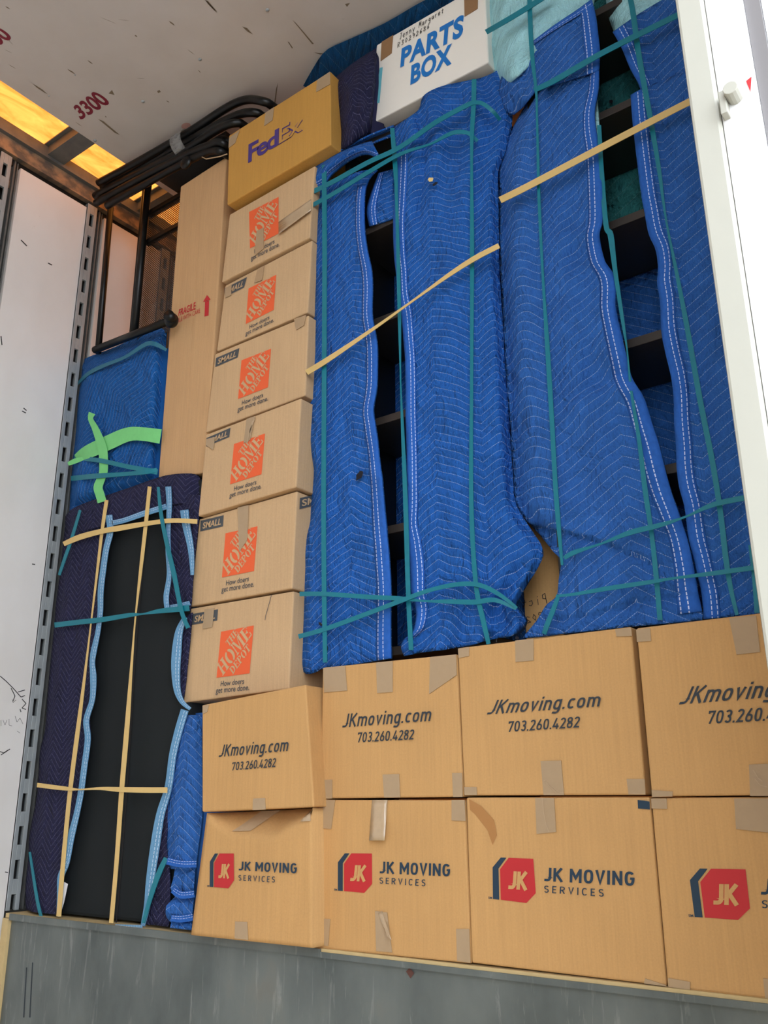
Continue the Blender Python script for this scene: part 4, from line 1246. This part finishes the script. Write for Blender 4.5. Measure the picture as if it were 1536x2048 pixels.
# turquoise lining blanket at the top of the right bookcase
def yT1(a, t):
    return 0.062 - 0.035 * math.sin(math.pi * min(1, max(0, a))) * (1 - 0.3 * t) + n2(a, t, 5, 4, 0.014, 21) + crease(a, 0.12, 0.05) + 0.018 * math.exp(-((t - 0.52 + 0.25 * a) / 0.05) ** 2)
T1 = Patch([(976, -60), (973, 0), (972, 50), (976, 100), (984, 140), (996, 172), (1006, 180)], [(1190, -120), (1192, -60), (1190, 0), (1180, 20), (1160, 40), (1130, 70), (1110, 90)], None, [(1006, 180), (1060, 130), (1110, 90)], yT1)
T2 = Patch([(1208, -60), (1213, 10), (1217, 35), (1226, 60), (1230, 72)], [(1440, -140), (1440, -90), (1440, -60), (1420, -30), (1400, -20)], None, [(1230, 72), (1300, 30), (1400, -20)], lambda a, t: 0.066 + n2(a, t, 5, 3, 0.008, 22) - 0.008 * math.sin(math.pi * a) + crease(a, 0.1, 0.03))
T3 = Patch([(1180, 190), (1184, 240), (1186, 290)], [(1193, 190), (1197, 240), (1199, 285)], None, None, 0.066)
mb = MB()
T1.add(mb, 30, 26)
T2.add(mb, 24, 14)
T3.add(mb, 3, 8)
blT = mb.build('moving_blanket', M['turq'], None, smooth=True, solid=0.006)
tag(blT, 'pale turquoise moving blanket padding the top of the right bookcase', 'blanket', GB)
mb = MB()
mb.grid([[Vector((1.87 + 0.57 * i / 12, 0.3 + 0.004 * wav(i * .3, j * .2, 2, 9), 2.56 - 0.955 * j / 20)) for i in range(13)] for j in range(21)],
        [[(5 + 0.57 * i / 12, 5 - 0.955 * j / 20) for i in range(13)] for j in range(21)])
o = mb.build('back_fall', M['turq_dark'], blT, smooth=True, solid=0.005)
blob('torn_hole', 1222, 203, 4, 4, 0, 0.29, M['hole'], blT, None, 9)

# ---------------------------------------------------------------- bands on the bookcases
TB, YB = M['teal_band'], M['yellow_band']
G1 = 'teal bands around the bookcases'
band([(648, 330, 9), (649, 520, 9), (648, 760, 9), (647, 1000, 9), (648, 1180, 9), (650, 1325, 8)], [.024, .026, .026, .024, .022, .022], TB, 'teal band running straight down the left blanket strip beside the carton column', G1)
band([(784, 256, 8), (790, 330, 9), (793, 400, 6), (798, 600, 7), (801, 760, 2.5), (805, 860, 6), (811, 1010, 9), (816, 1180, 9), (822, 1300, 9)], 0.03, TB, 'teal band hanging down the open slit of the left bookcase', G1)
band([(948, 158, 9), (947, 210, 9), (944, 262, 8), (943, 330, 5), (944, 500, 8), (943, 760, 6), (942, 960, 8), (945, 1080, 9), (953, 1180, 9), (966, 1240, 10), (977, 1288, 8)], [.024, .018, .016, .02, .026, .026, .024, .02, .016, .016, .02], TB, 'teal band running down the middle of the wide left bookcase blanket', G1)
band([(624, 384, 9), (668, 362, 9), (735, 325, 9), (800, 294, 9), (870, 245, 9), (930, 212, 9), (948, 205, 8), (965, 207, 8), (985, 222, 8), (1000, 240, 7)], [.03, .02, .01, .016, .016, .016, .016, .018, .03, .06], TB, 'upper of two teal bands crossing the top of the left bookcase', G1)
band([(623, 411, 8), (670, 385, 8), (735, 345, 8), (800, 308, 7), (860, 288, 4), (890, 272, 7), (912, 264, 8), (936, 266, 8), (955, 282, 7)], [.03, .022, .012, .018, .018, .016, .016, .018, .03], TB, 'lower of two teal bands crossing the top of the left bookcase', G1)
band([(599, 1188, 9), (650, 1188, 9), (740, 1194, 9), (800, 1197, 9), (850, 1202, 4), (900, 1203, 9), (950, 1204, 10), (990, 1200, 9), (1032, 1218, 5)], [.03, .02, .02, .018, .016, .014, .012, .014, .03], TB, 'level teal band near the foot of the left bookcase', G1)
band([(597, 1273, 9), (650, 1258, 9), (740, 1225, 9), (800, 1202, 9), (860, 1180, 8), (920, 1168, 9), (962, 1171, 9), (1000, 1190, 8), (1034, 1216, 5)], [.03, .02, .018, .014, .012, .010, .010, .014, .028], TB, 'slanting teal band rising across the foot of the left bookcase', G1)
band([(1058, -30, 9), (1061, 60, 9), (1065, 120, 8), (1072, 182, 5), (1074, 240, 4), (1078, 400, 6), (1086, 560, 5), (1095, 700, 9), (1103, 830, 9), (1110, 960, 9), (1116, 1040, 9), (1124, 1130, 5)], [.0, .002, .008, .012, .016, .02, .022, .022, .022, .022, .02, .022], TB, 'teal band running down the left part of the right bookcase blanket', G1)
band([(1198, 250, 8), (1203, 340, 9), (1212, 450, 10), (1221, 470, 12), (1230, 540, 9), (1245, 640, 7), (1254, 700, 3), (1262, 780, 5), (1278, 880, 8), (1290, 980, 10), (1302, 1060, 9), (1311, 1140, 10), (1320, 1240, 10)], 0.03, TB, 'teal band hanging down across the gap of the right bookcase', G1)
band([(1254, -30, 11), (1265, 20, 11), (1276, 100, 11), (1290, 180, 11), (1303, 250, 10), (1318, 340, 8), (1332, 440, 4), (1352, 540, 7), (1375, 660, 10), (1400, 800, 11), (1424, 920, 11), (1440, 1020, 11), (1452, 1120, 11), (1462, 1180, 9), (1474, 1230, 7)], 0.026, TB, 'teal band running down the dark right blanket strip near the door jamb', G1)
band([(1500, 1090, 7), (1508, 1150, 9), (1514, 1226, 10)], 0.024, TB, 'short length of teal band beside the foot of the door jamb', G1)
band([(972, 64, 10), (1010, 42, 10), (1050, 18, 10), (1100, -14, 10)], [.02, -.004, -.004, .004], TB, 'teal band slanting over the turquoise blanket at the top', G1)
band([(1068, 180, 9), (1110, 160, 11), (1200, 108, 11), (1290, 62, 11), (1400, 8, 11)], 0.012, TB, 'teal band slanting up across the head of the right bookcase', G1)
band([(1128, 1116, 8), (1150, 1104, 9), (1200, 1088, 4), (1260, 1065, 10), (1320, 1050, 9), (1372, 1033, 4), (1430, 1008, 10), (1520, 990, 11)], 0.014, TB, 'upper teal band slanting across the foot of the right bookcase', G1)
band([(1112, 1192, 5), (1150, 1188, 6), (1220, 1176, 9), (1300, 1164, 8), (1350, 1156, 5), (1430, 1146, 9), (1530, 1132, 10)], 0.014, TB, 'lower nearly level teal band across the foot of the right bookcase', G1)
band([(1116, 1194, 7), (1108, 1215, 9), (1094, 1250, 10), (1088, 1268, 9)], [.012, .012, .014, .02], TB, 'short end of teal band below the pinched corner of the right blanket', G1)
G2 = 'yellow bands across the bookcases'
band([(613, 745, 11), (660, 716, 10), (750, 655, 6), (830, 598, 4), (900, 548, 8), (950, 516, 10), (998, 491, 10)], [.024, .012, .012, .012, .01, .01, .02], YB, 'yellow band slanting across the left bookcase', G2)
band([(1000, 400, 13), (1060, 370, 13), (1200, 296, 13), (1330, 228, 13), (1440, 172, 13)], [.02, .006, .006, .006, .006], YB, 'yellow band slanting across the right bookcase', G2)

# ---------------------------------------------------------------- black-faced furniture in navy blankets
root = empty('upholstered_furniture', (0.42, 0.3, 0.0), 'tall upended furniture with a black cloth face, at the left wall', 'furniture')
MB().box(0.11, 0.745, 0.034, 0.62, 0.002, 1.258).build('body', M['black_cloth'], root, bevel=0.01)
ribbon('centre_seam', [(297, 1030, 2.5), (284, 1150, 2.5), (270, 1320, 2.5), (255, 1560, 2.5), (240, 1760, 2.5), (232, 1845, 2.5)], 0.0325, plain('seam_cloth', lin(24, 22, 24), 0.9), root, 0.001)
Zf = 0.003
yN = lambda b0, s: (lambda a, t: b0 + n2(a, t, 3, 9, 0.005, s) + crease(a, .12, .03))
N1 = Patch([(132, 1033), (126, 1087), (120, 1145), (112, 1204), (108, 1253), (103, 1302), (95, 1387), (90, 1460), (80, 1500), (76, 1567), (70, 1612), (59, 1666), (56, 1720), (51, 1768), (51, 1832)],
           [(222, 1040), (222, 1062), (216, 1097), (210, 1131), (205, 1180), (204, 1224), (199, 1265), (191, 1302), (188, 1326), (190, 1355), (188, 1399), (178, 1436), (180, 1478), (172, 1534), (166, 1580), (157, 1627), (145, 1676), (136, 1725), (125, 1754), (122, 1790), (118, 1836)], None, None, yN(0.012, 31), zmin=Zf)
N2 = Patch([(131, 1032), (130, 1050), (134, 1072)], [(401, 956), (402, 985), (398, 1022)], [(131, 1032), (150, 1014), (215, 990), (262, 974), (330, 951), (385, 947), (401, 956)], [(134, 1072), (217, 1048), (332, 1012), (398, 1005)], lambda a, t: 0.006 + n2(a, t, 6, 4, 0.006, 32) + 0.04 * max(0, 0.2 - t) + crease(a, .06, .03) + crease(1 - a, .08, .03))
N3 = Patch([(336, 985), (338, 1100), (337, 1190), (335, 1217)], [(400, 990), (395, 1050), (388, 1120), (383, 1190), (380, 1222)], None, None, lambda a, t: 0.012 + n2(a, t, 3, 8, 0.005, 33))
N4 = Patch([(360, 1238), (352, 1300), (350, 1350), (358, 1400)], [(384, 1225), (378, 1290), (370, 1370), (366, 1405)], None, None, lambda a, t: 0.02 + n2(a, t, 3, 8, 0.004, 34))
N5 = Patch([(343, 1500), (332, 1600), (316, 1660), (303, 1730), (294, 1800), (288, 1856)], [(346, 1500), (336, 1600), (333, 1690), (338, 1740), (340, 1800), (336, 1868)], None, None, lambda a, t: 0.015 + n2(a, t, 3, 8, 0.005, 35), zmin=Zf)
mb = MB()
N1.add(mb, 20, 90); N2.add(mb, 40, 12); N3.add(mb, 12, 30); N4.add(mb, 6, 16); N5.add(mb, 10, 34)
# the wrap continues around the left side and over the top
mb.grid([[Vector((0.098 + 0.004 * wav(i, j, 1, 2), 0.06 + 0.55 * i / 6, 1.264 - 1.26 * j / 20)) for i in range(6, -1, -1)] for j in range(21)], [[(5 + .55 * i / 6, 5 - 1.24 * j / 20) for i in range(6, -1, -1)] for j in range(21)])
mb.grid([[Vector((0.10 + 0.65 * i / 10, 0.62 - 0.56 * j / 6, 1.266)) for i in range(11)] for j in range(7)], [[(5 + .65 * i / 10, 5 + .56 * j / 6) for i in range(11)] for j in range(7)])
nav = mb.build('moving_blanket', M['navy'], None, smooth=True, solid=0.004)
tag(nav, 'navy quilted blanket with light blue edging bound around the black faced furniture', 'blanket')
LB = M['bind_light']
for pts in ([(217, 1030, 13), (220, 1062, 12), (212, 1097, 11), (207, 1131, 11), (201, 1180, 11), (200, 1224, 10), (195, 1265, 9), (187, 1302, 11), (184, 1326, 10), (186, 1355, 12), (184, 1399, 10), (172, 1440, 11), (175, 1478, 11), (168, 1534, 11), (162, 1580, 11), (153, 1627, 11), (141, 1676, 13), (132, 1725, 12), (121, 1754, 12), (119, 1790, 10), (117, 1832, 8)],
            [(224, 1046, 10), (250, 1040, 10), (290, 1026, 11), (332, 1013, 11)],
            [(336, 973, 11), (338, 1010, 10), (336, 1060, 8), (336, 1100, 10), (338, 1150, 9), (332, 1192, 10), (334, 1220, 9)],
            [(368, 1020, 16), (372, 1050, 15), (380, 1090, 12), (383, 1120, 9), (384, 1150, 6)],
            [(340, 1214, 8), (360, 1211, 9), (379, 1206, 9)],
            [(370, 1234, 8), (358, 1262, 14), (353, 1300, 18), (351, 1340, 17), (354, 1380, 13), (364, 1404, 9), (380, 1418, 6)],
            [(369, 1420, 15), (357, 1460, 15), (345, 1510, 14), (336, 1575, 14), (320, 1630, 16), (310, 1690, 18), (300, 1760, 16), (294, 1810, 12), (285, 1852, 8)],
            [(230, 1851, 5), (262, 1853, 7), (284, 1853, 6)]):
    ribbon('edge_binding', pts, -0.002 if pts[0][0] < 340 else 0.006, LB, nav, 0.002)
px_polys('care_tag', [[(127, 1763), (136, 1768), (128, 1806), (119, 1834), (115, 1833), (122, 1800)][::-1]], 0.001, M['paper'], nav, label='white paper tag')
G3 = 'yellow bands around the black faced furniture'
band([(213, 1000, 7), (204, 1060, 6), (192, 1160, 4), (180, 1260, 2.5), (168, 1360, 5), (154, 1470, 8), (140, 1580, 8), (128, 1700, 8), (117, 1833, 9)], -0.006, YB, 'left upright yellow band on the black faced furniture', G3)
band([(299, 973, 7), (290, 1060, 7), (281, 1140, 6), (270, 1240, 2.5), (262, 1340, 5), (254, 1450, 9), (243, 1580, 9), (233, 1720, 8), (222, 1846, 8)], -0.006, YB, 'right upright yellow band on the black faced furniture', G3)
band([(127, 1088, 9), (160, 1074, 11), (205, 1062, 10), (240, 1056, 11), (300, 1046, 9), (345, 1041, 9), (394, 1043, 9)], -0.011, YB, 'upper level yellow band on the black faced furniture', G3)
band([(74, 1570, 9), (130, 1577, 8), (160, 1579, 3), (200, 1577, 6), (240, 1579, 10), (290, 1580, 11), (334, 1580, 11)], -0.011, YB, 'lower level yellow band on the black faced furniture', G3)
G4 = 'teal bands around the black faced furniture'
band([(160, 1020, 5), (142, 1080, 6), (128, 1120, 6), (118, 1150, 5)], -0.009, TB, 'teal band slanting at the upper left corner of the navy wrap', G4)
band([(316, 974, 5), (322, 1030, 7), (334, 1090, 8), (348, 1150, 9), (362, 1220, 8), (376, 1256, 8)], -0.014, TB, 'teal band slanting down the right side of the navy wrap', G4)
band([(109, 1250, 10), (160, 1244, 10), (205, 1239, 10), (260, 1230, 8), (285, 1228, 3), (320, 1222, 9), (378, 1216, 12)], -0.009, TB, 'teal band crossing the middle of the black face', G4)
band([(59, 1704, 4), (66, 1750, 5), (74, 1800, 6), (82, 1835, 6)], 0.003, TB, 'teal band slanting at the lower left corner of the navy wrap', G4)
band([(332, 1716, 9), (318, 1745, 10), (302, 1790, 9), (286, 1846, 6)], -0.006, TB, 'teal band slanting at the lower right corner of the navy wrap', G4)

# ---------------------------------------------------------------- folded blue blanket in the gap
mb = MB()
yS = lambda b0, s: (lambda a, t: b0 + n2(a, t, 2, 4, 0.008, s) - 0.02 * math.sin(math.pi * a) + 0.02)
S1 = Patch([(376, 1430), (358, 1478), (342, 1560), (333, 1640), (332, 1715), (342, 1738)], [(403, 1430), (404, 1500), (405, 1600), (404, 1640), (394, 1715), (391, 1740)], None, None, yS(0.0, 41))
S2 = Patch([(350, 1736), (346, 1760), (341, 1778), (354, 1800)], [(391, 1736), (389, 1760), (387, 1785), (387, 1802)], None, None, lambda a, t: 0.016 - 0.02 * math.sin(math.pi * t) + n2(a, t, 3, 3, .004, 42))
S3 = Patch([(350, 1794), (333, 1812), (332, 1832), (342, 1845)], [(388, 1796), (386, 1815), (385, 1835), (384, 1846)], None, None, lambda a, t: 0.014 - 0.02 * math.sin(math.pi * t) + n2(a, t, 3, 3, .004, 43))
S4 = Patch([(344, 1842), (340, 1855), (342, 1869)], [(384, 1842), (383, 1858), (383, 1871)], None, None, lambda a, t: 0.014 - 0.016 * math.sin(math.pi * t), zmin=0.003)
S1.add(mb, 10, 50); S2.add(mb, 8, 10); S3.add(mb, 8, 10); S4.add(mb, 8, 6)
mb.box(0.766, 0.828, 0.04, 0.4, 0.002, 0.55)
o = mb.build('folded_blanket', M['blue2'], None, smooth=True)
tag(o, 'blue quilted blanket folded and stuffed between the navy wrap and the cartons', 'blanket')
for pts in ([(334, 1722, 14), (362, 1728, 14), (392, 1728, 14)], [(345, 1780, 12), (362, 1790, 14), (388, 1788, 14)], [(342, 1836, 12), (362, 1838, 14), (385, 1834, 14)]):
    ribbon('edge_binding', pts, -0.008, M['bind_blue'], o, 0.002)

# ---------------------------------------------------------------- blue wrapped block with green tape
root = empty('wrapped_block', (0.31, 0.25, 1.272), 'square item wrapped in blue cloth with bright green tape, on the navy wrapped furniture', 'package')
def yW(a, t):
    e = lambda x: crease(x, .07, .05)
    return 0.022 + n2(a, t, 4, 5, 0.01, 51) + max(e(a), e(1 - a), e(t), crease(1 - t, .05, .03)) + 0.008 * math.exp(-((t - .72) / .05) ** 2) * a
W1 = Patch([(160, 722), (158, 745), (152, 800), (147, 870), (143, 930), (140, 1000), (138, 1030)], [(332, 656), (333, 672), (328, 760), (323, 860), (318, 935), (316, 964)], [(160, 722), (182, 712), (230, 694), (285, 668), (312, 657), (332, 656)], [(138, 1030), (150, 1018), (220, 992), (316, 964)], yW)
mb = MB()
W1.add(mb, 34, 50, 0.75)
mb.box(0.10, 0.50, 0.065, 0.5, 1.272, 1.80)
mb.build('blanket_wrap', M['teal_quilt'], root, smooth=True)
GT = M['green_tape']
ribbon('green_tape', [(152, 916, 14), (175, 904, 26), (215, 886, 29), (255, 869, 28), (285, 868, 27), (321, 873, 29)], [.03, .012, .008, .008, .008, .02], GT, root, 0.0006)
ribbon('green_tape', [(184, 826, 14), (181, 838, 10), (190, 856, 13), (200, 882, 17), (206, 905, 18), (207, 940, 17), (203, 955, 16), (196, 974, 18), (200, 990, 18), (204, 1004, 18)], 0.004, GT, root, 0.0006)
ribbon('green_tape', [(136, 928, 7), (150, 922, 10), (172, 915, 6)], 0.02, GT, root, 0.0006)
G5 = 'teal bands around the green taped package'
band([(153, 770, 4), (175, 748, 7), (205, 732, 7), (250, 714, 6), (290, 689, 8), (310, 688, 9), (333, 700, 6)], [.05, .02, .01, .008, .008, .01, .04], plain('thin_teal_rubber', lin(26, 104, 130), 0.5), 'teal band around the top of the green taped package', G5)
band([(148, 915, 9), (200, 921, 9), (250, 932, 9), (290, 940, 10), (315, 944, 11)], [.035, .001, .001, .001, .02], TB, 'upper teal band near the foot of the green taped package', G5)
band([(142, 957, 10), (190, 952, 10), (250, 948, 8), (290, 944, 9), (314, 940, 9)], [.035, .0, .0, .0, .02], TB, 'lower teal band near the foot of the green taped package', G5)

# ---------------------------------------------------------------- black metal rack and tube bundle under the roof
root = empty('mesh_rack', (0.3, 0.06, 1.83), 'black metal rack with a perforated panel standing behind the green taped package', 'rack')
yR = 0.05
def bar(name, a, b, r, y0, y1=None, parent=root, mat=None):
    mb = MB(); mb.tube([P(*a, y0), P(*b, y1 if y1 is not None else y0)], r, 10)
    return mb.build(name, mat or M['black_metal'], parent, smooth=True)
bar('post', (222, 405), (196, 706), 0.012, yR)
bar('post', (297, 362), (268, 668), 0.014, yR)
bar('post', (288, 372), (262, 664), 0.006, yR + 0.03)
bar('bottom_rail', (190, 700), (340, 641), 0.014, yR - 0.005, 0.0)
mb = MB(); w = P(343, 641, -0.012)
mb.ball(w, 0.025, 0.022, 0.026, 18, 10)
mb.tube([w + Vector((0.006, 0.0, 0)), w + Vector((0.02, -0.03, 0))], 0.018, 16)
mb.build('knob', M['black_metal'], root, smooth=True)
mb = MB(); q = [P(300, 398, .07), P(372, 440, .07), P(352, 660, .07), P(272, 655, .07)]
x0, x1, zt, zb = P(300, 398, .07).x + .002, 0.541, 2.40, 1.87
mb.quad((x0 - 0.003, .07, zb), (x1, .07, zb), (x1, .07, 2.43), (x0 - 0.003, .07, 2.43))
mb.build('perforated_panel', M['mesh'], root)
for z in (2.43, 2.30):
    MB().box(x0, x1, .062, .082, z - .008, z + .008).build('cross_bar', M['black_metal'], root)
for y in (.34,):
    MB().box(x0, x1, y, y + .02, 2.42, 2.436).build('cross_bar', M['black_metal'], root)

root = empty('tube_frame_bundle', (0.6, 0.08, 2.5), 'bundle of black bent metal tubes wound with clear film, lying under the ceiling', 'metal frames')
def tubes(pts, ys, r, tail=(0.02, 0.16, -0.005)):
    full = smooth_line([p + (y,) for p, y in zip(pts, ys)], 6)
    pp = [P(a, b2, y) for a, b2, y in full]
    for k in (0.35, 1.0):                       # the tube bends away towards the back, over the cartons
        pp.append(pp[len(full) - 1] + Vector(tail) * k)
    mb = MB(); mb.tube(pp, r, 12)
    return mb.build('bent_tube', M['black_metal'], root, smooth=True)
tubes([(197, 366), (290, 316), (385, 260), (440, 224), (475, 205), (500, 199), (522, 202), (536, 206)], [-.03, -.02, -.005, 0, 0, 0, .0, .015], 0.0145)
tubes([(205, 376), (300, 325), (395, 272), (450, 242), (482, 228), (502, 225), (517, 227)], [.005] * 6 + [.02], 0.0145)
tubes([(190, 392), (290, 340), (370, 300), (430, 262), (460, 248), (480, 246)], [-.01] * 5 + [.01], 0.0145)
tubes([(192, 406), (290, 352), (380, 306), (420, 290), (436, 284), (447, 288)], [-.01] * 5 + [.0], 0.014, (0.0, 0.2, 0.03))
tubes([(214, 412), (320, 352), (400, 310), (425, 301), (440, 302)], [.0] * 5, 0.014, (0.0, 0.2, 0.03))
tubes([(410, 300), (440, 280), (452, 281)], [.08, .08, .08], 0.014)
mb = MB(); w = P(372, 325, -.01)
mb.ball(w, .026, .014, .026, 16, 8); mb.build('end_cap', M['black_metal'], root, smooth=True)
# film wound around the bundle
mb = MB(); ring = []
a0, a1 = P(371, 282, .03), P(376, 287, .03)
ax = (P(420, 248, .03) - P(290, 325, .03)).normalized()
G = []
for j in range(5):
    c = P(372, 290, .0) + ax * (j - 2) * 0.014
    row = []
    for i in range(17):
        th = 2 * math.pi * i / 16
        row.append(c + Vector((0, 1, 0)) * 0.052 * math.cos(th) + ax.cross(Vector((0, 1, 0))).normalized() * 0.045 * math.sin(th))
    G.append(row)
mb.grid(G)
mb.build('stretch_film', M['film'], root, smooth=True, label='clear plastic film')
mb = MB(); mb.tube([P(*q, .0) for q in ((385, 305), (400, 312), (412, 318), (440, 313), (454, 308))], .002, 6)
mb.build('film_strand', M['tape_shine'], root)
# dark framed piece behind the tubes (seat underside of the stacked frames)
mb = MB(); mb.hexa(PQ([(296, 362), (440, 268), (457, 268), (457, 318)], .085)[:0] + PQ([(300, 350), (452, 262), (456, 318), (352, 384)], .085), (0, .02, 0))
mb.build('frame_panel', M['black_metal'], root)

# ---------------------------------------------------------------- blanket bundles on top of the load
def pillow(name, Lp, Rp, Tp, Bp, y0, dep, mat, label, nu=26, nv=22, seed=0, rot=0.0):
    def yf(a, t):
        k = max(0.0, 1 - (abs(2 * a - 1)) ** 2.6) * max(0.0, 1 - (abs(2 * t - 1)) ** 2.6)
        return y0 + dep * (1 - k ** 0.5) + n2(a, t, 4, 5, 0.02, seed) * (0.3 + k)
    pa = Patch(Lp, Rp, Tp, Bp, yf, zmax=2.635)
    mb = MB(); pa.add(mb, nu, nv, rot)
    # rounded back half
    G = [[pa.pt(i / nu, j / nv) for i in range(nu + 1)] for j in range(nv + 1)]
    Gb = [[Vector((p.x, 2 * (y0 + dep) - p.y, p.z)) for p in row[::-1]] for row in G]
    mb.grid(Gb)
    o = mb.build(name, mat, None, smooth=True)
    return tag(o, label, 'blanket')
pillow('blanket_bundle', [(668, 160), (674, 205), (681, 262), (679, 308)], [(752, 100), (752, 160), (746, 220), (742, 262)], [(668, 160), (700, 130), (752, 96)], [(679, 308), (700, 296), (742, 266)], 0.005, 0.06, M['navy'], 'navy quilted blanket bundle wedged between the golden carton and the white carton', seed=61)
pillow('blanket_bundle', [(606, 172), (630, 130), (640, 112), (650, 100)], [(930, -10), (930, 10), (890, 60), (860, 100)], [(606, 172), (624, 140), (650, 102), (690, 82), (770, 46), (850, 0), (930, -30)], [(650, 190), (700, 180), (800, 130), (860, 100)], 0.22, 0.12, M['dark_teal_quilt'], 'dark blue blanket bundle lying under the ceiling behind the white carton', seed=62)
struct('wall_front', MB().box(-0.1, XR + 0.1, 2.2, 2.25, -1.0, 2.75), M['wall'])
